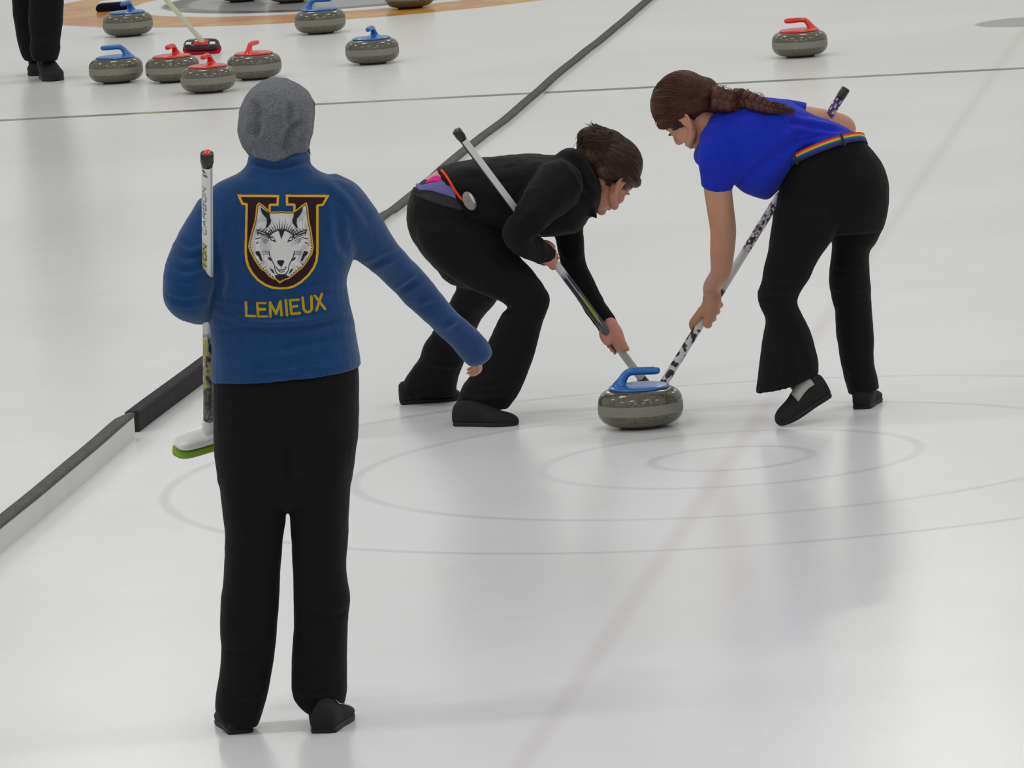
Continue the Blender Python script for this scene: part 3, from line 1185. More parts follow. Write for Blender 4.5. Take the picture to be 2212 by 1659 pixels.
def shoe(parent, heel, toe, up=(0, 0, 1), L=None, white=True, s=1.0, wm=1.0, tongue_span=(0.36, 0.62)):
    """low shoe: heel and toe are points at the back and front of the sole"""
    heel, toe = Vector(heel), Vector(toe)
    x = (toe - heel)
    L = L or x.length
    x.normalize()
    z = Vector(up)
    z = (z - x * z.dot(x)).normalized()
    y = z.cross(x)
    ts = np.linspace(0, 1, 26)
    wk = np.array([[0, .027], [.03, .033], [.15, .036], [.35, .037], [.55, .044], [.70, .048], [.85, .042], [.95, .028], [1.0, .012]])
    hk = np.array([[0, .068], [.04, .077], [.15, .084], [.30, .086], [.42, .078], [.55, .064], [.70, .050], [.85, .042], [.95, .034], [1.0, .020]])

    def ring(t, grow=0.0, zlo=0.0, hscale=1.0, lim=None):
        w = np.interp(t, wk[:, 0], wk[:, 1]) * s * wm + grow
        h = np.interp(t, hk[:, 0], hk[:, 1]) * s * hscale + grow
        out = []
        for k in range(24):
            f = 2 * math.pi * k / 24
            cy, sz = math.cos(f), math.sin(f)
            yy = math.copysign(abs(cy) ** (0.22 if sz < 0 else 0.75), cy) * w * (1.0 if sz < 0 else (1 - 0.35 * abs(sz) ** 2))
            zz = zlo + (h - zlo) * (0.38 + 0.62 * sz) if sz > 0 else zlo + (h - zlo) * 0.38 * (1 - abs(sz) ** 0.6)
            out.append(np.array(heel + x * (t * L) + y * yy + z * zz))
        return np.array(out)
    bm = bmesh.new()
    rings_to_bm(bm, [ring(t, zlo=0.010 * s) for t in ts])
    sh = from_bm('shoe', bm, M['shoe'], parent)
    bm = bmesh.new()
    n = 40
    lo, hi = [], []
    for k in range(n):
        f = 2 * math.pi * k / n
        t = 0.5 - 0.5 * math.cos(f)
        w = (np.interp(t, wk[:, 0], wk[:, 1]) * s * wm + .0008) * (1 if math.sin(f) > 0 else -1)
        if t < 0.02 or t > 0.98:
            w *= 0.6
        b = heel + x * (t * (L + .004) - .002) + y * w
        lo.append(np.array(b + z * 0.0))
        hi.append(np.array(b + z * 0.014 * s))
    mid = [np.array(lo[i]) * .5 + np.array(hi[i]) * .5 for i in range(n)]
    cl = sum(np.array(q) for q in lo) / n
    rings_to_bm(bm, [cl + (np.array(lo) - cl) * .96, np.array(mid), cl + np.array(z) * .016 * s + (np.array(hi) - cl - np.array(z) * .016 * s) * .96])
    from_bm('sole', bm, M['sole'], sh)
    if white:
        bm = bmesh.new()
        rows = []
        for t in np.linspace(tongue_span[0], tongue_span[1], 8):
            full = ring(t, grow=0.0022, zlo=0.010 * s)
            rows.append([bm.verts.new(full[k]) for k in range(2, 11)])
        for a, b in zip(rows[:-1], rows[1:]):
            for i in range(8):
                bm.faces.new((a[i], a[i + 1], b[i + 1], b[i]))
        r = bmesh.ops.solidify(bm, geom=bm.faces[:], thickness=0.003)
        bmesh.ops.recalc_face_normals(bm, faces=bm.faces[:])
        from_bm('tongue', bm, M['white_leather'], sh, 'white tongue')
    return sh


def ankle(bm, parent, a, b, r=.039):
    """ankle of the body and the dark sock over it"""
    limb(bm, [(a, r), (b, r * .92)], n=16)
    k = bmesh.new()
    limb(k, [(a, r + .004), ((a + b) / 2, r + .003), (b, r * .92 + .003)], n=20, sub=3)
    from_bm('sock', k, M['sole'], parent)


def strands(bm, paths, r, n=4):
    for pts in paths:
        a = catmull(pts, 3)
        k = len(a)
        rr = r * np.clip(np.minimum(np.arange(k) + 1, k - np.arange(k)) / 2.5, 0.25, 1)
        limb(bm, [(Vector(p), q) for p, q in zip(a, rr)], n=n, sub=1, round_ends=(False, False))


def comb(c, F, cen, tree, anchor, count, rng, wander=.05, lift=.0012, zmin=-.6, xmax=1.0, near=.22):
    """combed strands lying on a hair surface, gathered at a point on it (head-local centre and anchor)"""
    o = Vector(c) + F @ Vector(cen)
    ua = (F @ (Vector(anchor) - Vector(cen))).normalized()
    out = []
    while len(out) < count:
        u = Vector((rng.gauss(0, 1), rng.gauss(0, 1), rng.gauss(0, 1))).normalized()
        if u.z < zmin or u.x > xmax:
            continue
        u = F @ u
        ang = u.angle(ua)
        if ang < near or ang > 2.7:
            continue
        side = u.cross(ua).normalized() * rng.uniform(-wander, wander)
        pts = []
        h = lift * rng.uniform(.2, 1.6)
        t1 = rng.uniform(.7, .98)
        t0 = rng.uniform(0, .25)
        for k in range(8):
            t = t0 + (t1 - t0) * k / 7
            v = (u.slerp(ua, t) + side * math.sin(3.14 * t)).normalized()
            hit = tree.ray_cast(o + v * .3, -v)
            if hit[0] is None:
                break
            pts.append(list(hit[0] + v * h))
        if len(pts) >= 4:
            out.append(pts)
    return out


def inner(bm, secs_list, k=0.86):
    for secs, p in secs_list:
        tube(bm, secs, p=p, k=k, round_ends=(False, False))


def body_done(bm, root, m, voxel=0.0036):
    me = fuse(bm, voxel, 4)
    return link('body', me, m, root)


# ------------------------------------------------------------------ person in blue fleece (standing, seen from behind)
A = thing('person', 'person standing in a blue fleece jacket and grey hat, seen from behind', 'person', GZ(612, 1560))
YA = 19.12
A_pelvis = [(470, 700, 745, 700, YA, .115), (465, 765, 762, 750, YA, .128), (461, 805, 774, 790, YA, .138), (460, 850, 777, 845, YA, .140), (461, 920, 776, 915, YA, .140), (464, 985, 768, 985, YA, .130), (470, 1040, 760, 1040, YA, .115)]
A_ll = [(468, 960, 640, 960, YA, .115), (474, 1040, 624, 1040, YA, .110), (480, 1100, 619, 1100, YA, .100), (487, 1165, 612, 1165, YA, .092), (484, 1230, 607, 1230, YA, .088), (477, 1300, 603, 1300, YA, .086), (475, 1365, 598, 1365, YA, .084),
        (478, 1400, 594, 1400, YA, .082), (474, 1450, 588, 1445, YA, .082), (465, 1510, 578, 1500, YA, .084), (470, 1545, 566, 1540, YA, .082), (484, 1566, 556, 1568, YA, .070)]
A_rl = [(600, 960, 768, 960, YA, .115), (620, 1040, 758, 1040, YA, .110), (625, 1100, 754, 1100, YA, .100), (629, 1165, 751, 1165, YA, .092), (631, 1230, 749, 1230, YA, .088), (634, 1290, 757, 1290, YA, .087), (634, 1330, 753, 1330, YA, .084),
        (634, 1370, 751, 1370, YA, .082), (629, 1440, 750, 1440, YA, .083), (630, 1495, 748, 1500, YA, .084), (643, 1520, 741, 1528, YA, .080), (660, 1536, 738, 1540, YA, .072)]
bm = bmesh.new()
tube(bm, A_pelvis, p=2.3, round_ends=(False, True))
tube(bm, A_ll, p=2.2, round_ends=(True, False))
tube(bm, A_rl, p=2.2, round_ends=(True, False))
me = fuse(bm, 0.0055, 5)
folds(me, [([(478, 1405), (520, 1415), (575, 1400)], 10, -.006), ([(749, 1322), (715, 1335), (650, 1322)], 10, -.006), ([(470, 1500), (515, 1520), (565, 1500)], 10, .005), ([(640, 1490), (690, 1510), (742, 1492)], 10, .005),
           ([(470, 1180), (530, 1195), (600, 1175)], 12, .003), ([(620, 960), (620, 1040)], 12, -.008), ([(560, 1010), (610, 1045)], 12, -.004), ([(690, 1010), (632, 1045)], 12, -.004)], rough=.0025, rscale=11)
link('trousers', me, M['trousers'], A)
A_torso = [(534, 352, 668, 352, YA - .01, .075), (515, 374, 695, 374, YA - .01, .085), (460, 401, 756, 392, YA - .01, .100), (440, 440, 775, 440, YA - .01, .118), (440, 500, 772, 500, YA, .130), (446, 560, 764, 556, YA, .132), (450, 605, 748, 603, YA, .130),
           (452, 650, 753, 645, YA, .130), (454, 700, 764, 690, YA, .138), (456, 750, 772, 738, YA, .146), (457, 800, 779, 772, YA, .152), (458, 824, 781, 790, YA, .154)]
A_collar = [(540, 372, 666, 372, YA, .072), (534, 355, 669, 355, YA, .076), (535, 338, 669, 337, YA, .078), (541, 326, 662, 324, YA, .072)]
EL = P(396, 628, YA + .02)
A_larm = [(P(480, 480, YA), .086), (P(442, 522, YA - .02), .072), (P(416, 568, YA - .05), .066), (P(406, 612, YA - .075), .065), (P(406, 640, YA - .06), .061), (P(430, 655, YA + .02), .056), (P(455, 657, YA + .13), .050), (P(478, 655, YA + .25), .045)]
A_rarm = [(740, 381, 690, 490, YA, .100), (773, 400, 708, 515, YA, .095), (805, 441, 735, 545, YA + .02, .080), (842, 500, 770, 562, YA + .06, .068), (880, 549, 801, 584, YA + .11, .062), (916, 587, 836, 614, YA + .17, .058),
          (956, 634, 880, 660, YA + .23, .054), (990, 678, 928, 706, YA + .28, .050), (1024, 706, 964, 737, YA + .33, .047), (1050, 732, 988, 764, YA + .365, .044), (1062, 757, 1008, 787, YA + .39, .038)]
bm = bmesh.new()
tube(bm, A_torso, p=2.4, round_ends=(True, False))
tube(bm, A_collar, p=2.0, round_ends=(False, False))
limb(bm, A_larm, n=28, round_ends=(True, False))
tube(bm, A_rarm, p=2.0, round_ends=(True, True))
jk = fuse(bm, 0.0055, 5)
folds(jk, [([(540, 352), (600, 362), (666, 350)], 8, -.006), ([(536, 342), (600, 350), (668, 340)], 7, .004),
           ([(455, 668), (520, 690), (600, 700), (690, 690), (760, 668)], 11, .007), ([(458, 715), (540, 712), (640, 708), (758, 690)], 10, -.006), ([(560, 640), (640, 632), (745, 612)], 9, .005),
           ([(470, 640), (530, 655), (600, 660)], 9, -.004), ([(590, 735), (680, 725), (765, 706)], 10, .004),
           ([(470, 560), (480, 600), (470, 650)], 14, -.006), ([(455, 480), (500, 540), (560, 590)], 16, .004), ([(760, 560), (735, 520), (730, 450)], 14, -.005), ([(700, 395), (745, 430), (790, 500)], 13, .004),
           ([(362, 560), (400, 585), (445, 570)], 10, -.006), ([(358, 610), (400, 622), (448, 602)], 9, .004), ([(365, 520), (410, 545), (445, 530)], 10, .005), ([(357, 640), (400, 652), (452, 640)], 9, -.005),
           ([(790, 580), (830, 560), (870, 540)], 9, -.004), ([(850, 640), (890, 610), (915, 600)], 9, -.004), ([(960, 715), (990, 690), (1015, 700)], 9, .004), ([(900, 660), (935, 645), (960, 640)], 9, .003),
           ([(460, 770), (560, 775), (680, 755), (775, 735)], 14, .003), ([(458, 812), (600, 803), (778, 780)], 5, .003)], rough=.003, rscale=9)
JA = link('jacket', jk, M['fleece_blue'], A)
T = bvh_of(bpy.data.meshes.new('x')) if False else None
_me = jk.copy()
_me.transform(Matrix.Translation(ORG))
T = bvh_of(_me)
bpy.data.meshes.remove(_me)

GOLD, MAROON, FUR, INK = lin('d5a41a'), lin('2a1420'), lin('d4d4d2'), lin('23262a')


def zpx(pts):
    """emblem drawing units -> photo pixels"""
    return [(500 + x / 5.183, 400 + y / 5.183) for x, y in pts]


U_OUT = [(65, 108), (535, 112), (527, 232), (440, 232), (440, 420), (693, 420), (693, 230), (612, 230), (608, 108), (1095, 112), (1030, 230), (972, 238), (972, 760), (962, 850), (930, 930), (872, 1012), (792, 1088), (702, 1143), (620, 1165), (540, 1168), (452, 1156),
         (370, 1125), (290, 1070), (222, 990), (178, 910), (157, 840), (148, 760), (160, 225), (118, 222)]
WOLF = [(310, 203), (290, 225), (283, 262), (278, 330), (262, 420), (238, 500), (222, 560), (203, 640), (196, 690), (214, 740), (240, 790), (265, 840), (300, 890), (330, 930), (380, 965), (420, 1012), (452, 1036), (500, 1052), (542, 1090), (590, 1056), (642, 1040), (690, 1002), (740, 962),
        (790, 922), (830, 872), (862, 822), (896, 770), (912, 700), (905, 640), (895, 560), (882, 480), (866, 420), (856, 330), (850, 250), (836, 203), (790, 230), (740, 275), (700, 299), (640, 303), (560, 297), (500, 303), (440, 301), (400, 272), (352, 230)]


def mir(pl):
    return [(1125 - x, y) for x, y in pl]


INKPOLY = [[(322, 245), (350, 262), (388, 290), (428, 312), (432, 360), (447, 390), (440, 430), (400, 478), (380, 482), (395, 425), (390, 372), (362, 342), (336, 300)],
           [(268, 742), (312, 735), (332, 782), (352, 850), (330, 852), (304, 800), (272, 772)],
           [(428, 575), (462, 572), (484, 600), (504, 642), (472, 630), (440, 618)],
           [(405, 800), (432, 812), (462, 856), (440, 846), (412, 832)],
           [(430, 930), (462, 940), (490, 1000), (455, 975)]]
INKPOLY = INKPOLY + [mir(q) for q in INKPOLY] + [[(522, 490), (558, 608), (604, 490), (560, 500)], [(508, 852), (530, 838), (582, 838), (594, 852), (577, 890), (562, 912), (545, 907), (520, 882)], [(482, 1004), (620, 1000), (640, 1034), (590, 1050), (543, 1076), (502, 1046)]]
INKLINE = [([(284, 500), (350, 520), (430, 562)], 15), ([(290, 520), (350, 545), (400, 558)], 12), ([(300, 505), (330, 488)], 9), ([(345, 518), (372, 486)], 9), ([(375, 530), (398, 492)], 9), ([(288, 515), (300, 560)], 12), ([(400, 545), (436, 500)], 10), ([(425, 555), (452, 500)], 10), ([(430, 588), (300, 535)], 9), ([(424, 602), (328, 560)], 8), ([(412, 620), (320, 582)], 8), ([(402, 638), (342, 608)], 8), ([(388, 655), (350, 628)], 7), ([(272, 600), (312, 592)], 12), ([(280, 650), (300, 640)], 12),
           ([(340, 745), (380, 735), (420, 742)], 7), ([(340, 762), (382, 752), (422, 762)], 7), ([(352, 780), (390, 770), (424, 782)], 7), ([(420, 742), (432, 795), (458, 850), (482, 900), (490, 955), (512, 990)], 11), ([(320, 890), (352, 862)], 7), ([(360, 930), (392, 905)], 7)]
INKLINE = INKLINE + [(mir(a), w) for a, w in INKLINE] + [([(512, 990), (545, 1002), (580, 1002), (612, 988)], 12), ([(500, 915), (520, 948), (552, 952), (592, 944), (612, 915)], 12), ([(530, 960), (556, 975), (590, 962)], 10), ([(556, 912), (558, 940)], 9)]
SPIKES = []
for _k, _a in enumerate(range(-62, 63, 8)):
    _t = math.radians(_a)
    _r1 = 255 - abs(_a) * .35 + (18 if _k % 2 else -12)
    _b = (560 + 148 * math.sin(_t) * 1.05, 645 - 150 * math.cos(_t))
    SPIKES.append((_b, (560 + _r1 * math.sin(_t) * 1.05, 645 - _r1 * math.cos(_t))))
ARC = [(560 + 160 * math.sin(math.radians(a)), 650 - 150 * math.cos(math.radians(a))) for a in range(-66, 67, 6)]


def crest_shade(px):
    z = np.stack([(px[:, 0] - 500) * 5.183, (px[:, 1] - 400) * 5.183], 1)
    u = poly_sd(z, U_OUT)
    jag = 9 * np.sin(np.arctan2(z[:, 1] - 640, z[:, 0] - 560) * 70)
    lower = np.clip((z[:, 1] - 480) / 200, 0, 1)
    w = poly_sd(z, WOLF)
    keep = (u < 3) | (w < 8)
    col = np.tile(np.array(GOLD[:3]), (len(z), 1))
    col = over(col, u + 25, MAROON, 5)
    col = over(col, w - 8, GOLD, 5)
    col = over(col, w + 6 + jag * lower * .5, INK, 5)
    col = over(col, w + 15 + jag * lower, FUR, 5)
    tone = vnoise(z, .011, .011, 4.0)
    hatch = vnoise(z, .05, .012, 9.0)
    k = np.clip((tone + .05) * 1.6, 0, .30) + np.clip(hatch - .12, 0, .5) * .9
    k = (k * np.clip((np.abs(z[:, 0] - 560) - 60) / 120, 0, 1) * (w < -16))[:, None]
    col = col * (1 - k) + np.array(lin('6d7074')[:3]) * k
    for a, b in SPIKES:
        col = over(col, taper_sd(z, a, b, 15, 2), INK, 5)
    col = over(col, line_sd(z, ARC, 15), INK, 6)
    for q in INKPOLY:
        col = over(col, poly_sd(z, q), INK, 5)
    for q, wd in INKLINE:
        col = over(col, line_sd(z, q, wd), INK, 5)
    for sg in (0, 1):
        e = [(442, 590), (462, 588), (480, 606), (472, 616), (452, 610)]
        col = over(col, poly_sd(z, mir(e) if sg else e), FUR, 5)
    col = over(col, line_sd(z, [(522, 925), (552, 932), (590, 924)], 7), FUR, 4)
    return col, keep


patch('crest', 510, 416, 714, 630, 0.62, T, crest_shade, JA, 'maroon letter crest edged in gold with a white wolf head')
NAME = [[(163, 1308), (168, 1465), (266, 1468)], [(380, 1318), (290, 1318), (300, 1470), (400, 1468)], [(295, 1392), (375, 1390)], [(437, 1475), (432, 1310), (500, 1440), (548, 1300), (560, 1455)], [(608, 1285), (622, 1455)],
        [(750, 1282), (655, 1287), (672, 1440), (765, 1432)], [(662, 1362), (735, 1354)], [(795, 1258), (808, 1385), (826, 1414), (852, 1422), (880, 1412), (898, 1385), (893, 1245)], [(930, 1235), (1045, 1385)], [(1010, 1215), (950, 1400)]]


def name_shade(px):
    z = np.stack([(px[:, 0] - 500) * 5.183, (px[:, 1] - 400) * 5.183], 1)
    d = np.full(len(z), 1e9)
    for q in NAME:
        d = np.minimum(d, line_sd(z, q, 33))
    return np.tile(np.array(lin('b09417')[:3]), (len(z), 1)), d < 0


patch('lettering', 526, 628, 712, 692, 0.5, T, name_shade, JA, 'mustard yellow capital letters')
# body under the clothes
HA = P(600, 278, YA + .035)
FA = head_frame((0.10, 1, -0.10), (0.02, 0.08, 1))
bm = bmesh.new()
limb(bm, [(P(480, 455, YA), .05), (P(604, 420, YA), .065), (P(740, 450, YA), .05)], n=20)
inner(bm, [(A_pelvis, 2.3), (A_ll[:-1], 2.2), (A_rl[:-1], 2.2), (A_torso[4:], 2.4)], 0.84)
limb(bm, [(q, r * .72) for q, r in A_larm], n=20)
tube(bm, A_rarm[2:], k=.74)
limb(bm, [(P(602, 400, YA), .060), (P(602, 350, YA), .056), (P(600, 300, YA + .01), .055)], n=24)
build_head(bm, HA, FA, .93)
_w = P(1019, 748, YA + .36)
loose_hand(bm, _w, P(1050, 808, YA + .47) - _w, (0.5, -0.6, 0.6), -1, .84, 0.8)
_w2 = A_larm[-1][0]
loose_hand(bm, _w2, (0.9, .35, .05), (0, 1, .2), 1, .95, .35)
for sg, xx in ((1, 515), (-1, 700)):
    ankle(bm, A, P(xx, 1520, YA), P(xx, 1556, YA))
body_done(bm, A, M['skin'])
face_details(HA, FA, A, s=.93)
shoe(A, GZ(521, 1586), GZ(521, 1586) + Vector((-.038, .235, 0)), L=.25)
shoe(A, GZ(698, 1585), GZ(698, 1585) + Vector((.046, .235, 0)), L=.25, tongue_span=(.3, .62))
# slouchy knit hat
hat_secs = [(541, 338, 668, 322, YA + .02, .100), (526, 318, 672, 306, YA + .03, .120), (515, 290, 678, 285, YA + .035, .135), (513, 262, 680, 255, YA + .04, .140), (519, 232, 678, 226, YA + .04, .137), (532, 206, 668, 202, YA + .04, .124), (548, 190, 652, 187, YA + .04, .102), (566, 178, 634, 176, YA + .04, .072), (586, 171, 616, 170, YA + .04, .034)]
bm = bmesh.new()
tube(bm, hat_secs, p=2.1, round_ends=(False, False))
limb(bm, [(P(560, 332, YA - .055), .018), (P(590, 337, YA - .07), .022), (P(618, 328, YA - .065), .016), (P(655, 322, YA - .03), .012)], n=14)
me = fuse(bm, 0.005, 4)
folds(me, [([(545, 215), (560, 255), (548, 300)], 14, -.017), ([(530, 250), (540, 285), (560, 325)], 10, .006), ([(565, 240), (560, 280), (575, 320)], 10, .005), ([(615, 330), (624, 290), (655, 258)], 12, -.017), ([(628, 220), (625, 250), (620, 275)], 9, -.010), ([(596, 335), (585, 300), (590, 270)], 12, .005), ([(655, 315), (660, 280), (668, 250)], 9, .004)], rough=.004, rscale=16)
HT = link('knit_hat', me, M['knit'], A)
bm = bmesh.new()
rings = []
for t in np.linspace(-2.0, 1.35, 30):
    rings.append((HA + FA @ Vector((.002 + .100 * math.cos(t), .088 * math.sin(t), .055 + .030 * math.cos(t))), .012))
limb(bm, rings, n=10, sub=1, flat=None)
from_bm('brim', bm, M['maroon'], HT, 'maroon brim')
bm = bmesh.new()
_r = random.Random(4)
strands(bm, [[list(P(662 + _r.uniform(-4, 2), 312, YA + .03)), list(P(667 + _r.uniform(-3, 3), 324, YA + .02)), list(P(668 + _r.uniform(-6, 4), 334, YA + .03))] for _ in range(12)], .0011)
from_bm('hair', bm, M['hair_brown'], A)

# ------------------------------------------------------------------ bent person in black sweeping to the right
B_ = thing('person', 'person in a black jacket bent low over the ice, sweeping towards the right', 'person', GZ(1050, 918))
YN, YF = 24.74, 25.06
B_pelvis = [(893, 404, 1062, 458, 24.86, .150), (878, 455, 1088, 498, 24.86, .165), (884, 503, 1102, 528, 24.86, .165), (908, 545, 1108, 548, 24.87, .155), (945, 585, 1098, 585, 24.9, .12)]
B_near = [(895, 490, 1092, 500, YN + .04, .110), (915, 545, 1106, 533, YN + .02, .108), (957, 588, 1126, 556, YN, .100), (998, 614, 1150, 583, YN - .02, .092), (1040, 634, 1173, 612, YN - .03, .085), (1075, 647, 1186, 634, YN - .03, .080), (1096, 662, 1187, 657, YN - .03, .076), (1084, 678, 1178, 684, YN - .02, .076),
          (1068, 708, 1167, 718, YN, .076), (1054, 738, 1159, 750, YN, .076), (1036, 775, 1150, 780, YN, .078), (1019, 805, 1140, 807, YN, .080), (1000, 832, 1127, 834, YN, .082), (988, 860, 1114, 862, YN, .084), (981, 884, 1099, 880, YN, .084)]
B_farl = [(955, 560, 1095, 575, YF - .04, .100), (985, 615, 1086, 622, YF, .088), (976, 643, 1070, 653, YF + .04, .080), (955, 685, 1041, 688, YF + .10, .074), (935, 715, 1027, 716, YF + .14, .074), (918, 740, 1015, 745, YF + .18, .074), (907, 772, 1003, 778, YF + .21, .076), (893, 793, 993, 806, YF + .23, .078), (877, 815, 986, 832, YF + .25, .078), (869, 834, 985, 848, YF + .26, .074), (868, 846, 984, 856, YF + .26, .068)]
bm = bmesh.new()
tube(bm, B_pelvis, p=2.2, round_ends=(False, True))
tube(bm, B_near, p=2.1, round_ends=(True, False))
tube(bm, B_farl, p=2.1, round_ends=(True, False))
me = fuse(bm, 0.0055, 5)
folds(me, [([(1060, 640), (1110, 640), (1170, 650)], 9, .005), ([(1080, 665), (1120, 672), (1175, 668)], 8, -.005), ([(1005, 600), (1060, 600), (1120, 570)], 12, .004), ([(985, 850), (1040, 862), (1110, 850)], 8, .005), ([(1000, 820), (1050, 835), (1120, 815)], 8, -.004),
           ([(905, 780), (950, 790), (995, 790)], 8, .005), ([(900, 520), (960, 500), (1050, 515)], 14, .003)], rough=.0035, rscale=11)
TB = link('trousers', me, M['trousers_soft'], B_)
_me = me.copy()
_me.transform(Matrix.Translation(ORG))
T_tr = bvh_of(_me)


def band_strip(name, upper, lower, m, parent, label, tree, lift=.004, thick=.003, sub=6, rows=5):
    """strip of cloth lying on a surface between two pixel polylines"""
    u, l = catmull(upper, sub), catmull(lower, sub)
    k = min(len(u), len(l))
    u = u[np.linspace(0, len(u) - 1, k).astype(int)]
    l = l[np.linspace(0, len(l) - 1, k).astype(int)]
    bm = bmesh.new()
    grid = []
    for i in range(k):
        row = []
        for j in range(rows):
            q = u[i] + (l[i] - u[i]) * j / (rows - 1)
            h = on_surface(tree, q[0], q[1], lift)
            row.append(h)
        grid.append(row)
    ok = [[bm.verts.new(h) if h is not None else None for h in r] for r in grid]
    for a, b in zip(ok[:-1], ok[1:]):
        for j in range(rows - 1):
            f = (a[j], a[j + 1], b[j + 1], b[j])
            if all(f):
                bm.faces.new(f)
    for v in [v for v in bm.verts if not v.link_faces]:
        bm.verts.remove(v)
    bmesh.ops.recalc_face_normals(bm, faces=bm.faces[:])
    bmesh.ops.solidify(bm, geom=bm.faces[:], thickness=thick)
    return from_bm(name, bm, m, parent, label)


B_torso = [(944, 364, 1040, 500, 24.86, .165), (985, 351, 1078, 508, 24.86, .178), (1040, 342, 1112, 512, 24.86, .185), (1092, 336, 1152, 512, 24.86, .188), (1148, 334, 1205, 510, 24.86, .185), (1195, 336, 1248, 500, 24.86, .165), (1228, 334, 1274, 470, 24.86, .120)]
B_coll = [(1198, 337, 1262, 470, 24.86, .120), (1216, 324, 1285, 468, 24.86, .118), (1236, 319, 1297, 440, 24.86, .105), (1250, 324, 1299, 424, 24.865, .095)]
B_narm = [(P(1205, 400, 24.72), .088), (P(1172, 440, 24.64), .072), (P(1140, 478, 24.59), .060), (P(1120, 502, 24.58), .053), (P(1126, 520, 24.61), .049), (P(1150, 534, 24.67), .044), (P(1174, 547, 24.725), .039), (P(1185, 553, 24.745), .037)]
B_farm = [(P(1222, 440, 24.99), .080), (P(1229, 500, 24.98), .052), (P(1234, 545, 24.97), .046), (P(1241, 580, 24.96), .043), (P(1265, 628, 24.95), .040), (P(1289, 668, 24.94), .037), (P(1310, 700, 24.935), .036), (P(1326, 728, 24.93), .035)]
bm = bmesh.new()
tube(bm, B_torso, p=2.3, round_ends=(False, True))
tube(bm, B_coll, p=2.0, round_ends=(True, False))
limb(bm, B_narm, n=26, round_ends=(True, False))
limb(bm, B_farm, n=26, round_ends=(True, False))
limb(bm, [(P(1274, 452, 24.80), .020), (P(1284, 464, 24.79), .012), (P(1289, 471, 24.785), .004)], n=12)
jb = fuse(bm, 0.0055, 4)
folds(jb, [([(1225, 322), (1262, 352), (1292, 400)], 9, .008), ([(1210, 330), (1245, 365), (1280, 430)], 9, -.008), ([(1000, 360), (1060, 380), (1130, 370)], 12, .004), ([(1040, 420), (1090, 450), (1130, 470)], 12, -.005), ([(1150, 400), (1120, 440), (1090, 480)], 12, .005), ([(1110, 490), (1140, 510), (1170, 520)], 8, -.004),
           ([(1210, 540), (1235, 560), (1262, 550)], 8, .004), ([(1240, 600), (1265, 610), (1285, 600)], 8, -.004)], rough=.0045, rscale=14)
JB = link('jacket', jb, M['jacket_black'], B_)
_me = jb.copy()
_me.transform(Matrix.Translation(ORG))
T_jb = bvh_of(_me)

HB = P(1313, 383, 24.90)
FB = head_frame((0.48, 0.60, -0.64), (0.64, 0.22, 0.73))
bm = bmesh.new()
inner(bm, [(B_pelvis, 2.2), (B_near[:-1], 2.1), (B_farl[:-1], 2.1), (B_torso, 2.3)], 0.84)
limb(bm, [(q, r * .76) for q, r in B_narm], n=20)
limb(bm, [(q, r * .76) for q, r in B_farm], n=20)
limb(bm, [(P(1215, 400, 24.86), .070), (P(1255, 385, 24.87), .058), (P(1290, 372, 24.885), .056)], n=24)
tube(bm, [(905, 398, 1050, 470, 24.86, .138), (944, 369, 1046, 440, 24.86, .148), (985, 355, 1070, 490, 24.86, .150)], p=2.2)
build_head(bm, HB, FB)
_s = (_hb - B_top).normalized()
_g1 = B_top + _s * ((P(1192, 556, 24.75) - B_top).dot(_s))
_w1 = _g1 + Vector((-.030, -.058, -.010))
grip_hand(bm, _g1, -_s, (-.35, -.9, .10), _g1 + Vector((-.048, -.050, .020)), 0.0135, -1, .98)
limb(bm, [(B_narm[-1][0], .030), (_g1 + Vector((-.048, -.050, .020)), .025)], n=16)
_g2 = B_top + _s * ((P(1333, 748, 24.90) - B_top).dot(_s))
_w2 = _g2 + Vector((-.014, -.012, .070))
grip_hand(bm, _g2, -_s, (.55, -.80, .35), _w2, 0.0135, 1, 1.12)
limb(bm, [(B_farm[-1][0], .029), (_w2, .025)], n=16)
for q, u_ in ((P(1025, 880, YN), .06), (P(906, 844, YF + .27), .028)):
    ankle(bm, B_, q + Vector((0, 0, u_)), q - Vector((0, 0, .010)), .035)
body_done(bm, B_, M['skin_pink'])
face_details(HB, FB, B_)
# waistband, folded over in bands
bm = bmesh.new()
tube(bm, [(888, 414, 1062, 468, 24.86, .154), (908, 394, 1054, 452, 24.86, .154), (922, 385, 1050, 444, 24.86, .154), (938, 374, 1044, 436, 24.86, .152)], p=2.2, round_ends=(False, False))
_wb = fuse(bm, .005, 3)
WB = link('waistband', _wb, M['lining'], B_, 'dark folded waistband')
_me = _wb.copy()
_me.transform(Matrix.Translation(ORG))
T_wb = bvh_of(_me)
band_strip('waistband_panel', [(903, 398), (915, 402), (935, 397), (960, 396), (982, 406), (996, 432)], [(901, 404), (908, 412), (930, 413), (955, 419), (978, 426), (992, 432)], M['periwinkle'], WB, 'periwinkle panel', T_wb, lift=.004)
band_strip('waistband_panel', [(921, 397), (935, 386), (947, 382), (960, 383), (972, 388), (976, 394)], [(922, 398), (938, 395), (950, 395), (962, 396), (972, 398), (978, 402)], M['magenta'], WB, 'magenta panel', T_wb, lift=.007)
# shoes
shoe(B_, GZ(985, 921) + Vector((0, .03, 0)), GZ(1131, 921) + Vector((0, .03, 0)), L=.232, white=False, s=1.02)
_q = Vector((P(864, 870, 25.33).x, 25.33, 0))
shoe(B_, _q, _q + Vector((.245, .03, 0.0)), L=.215, white=False, s=1.0)
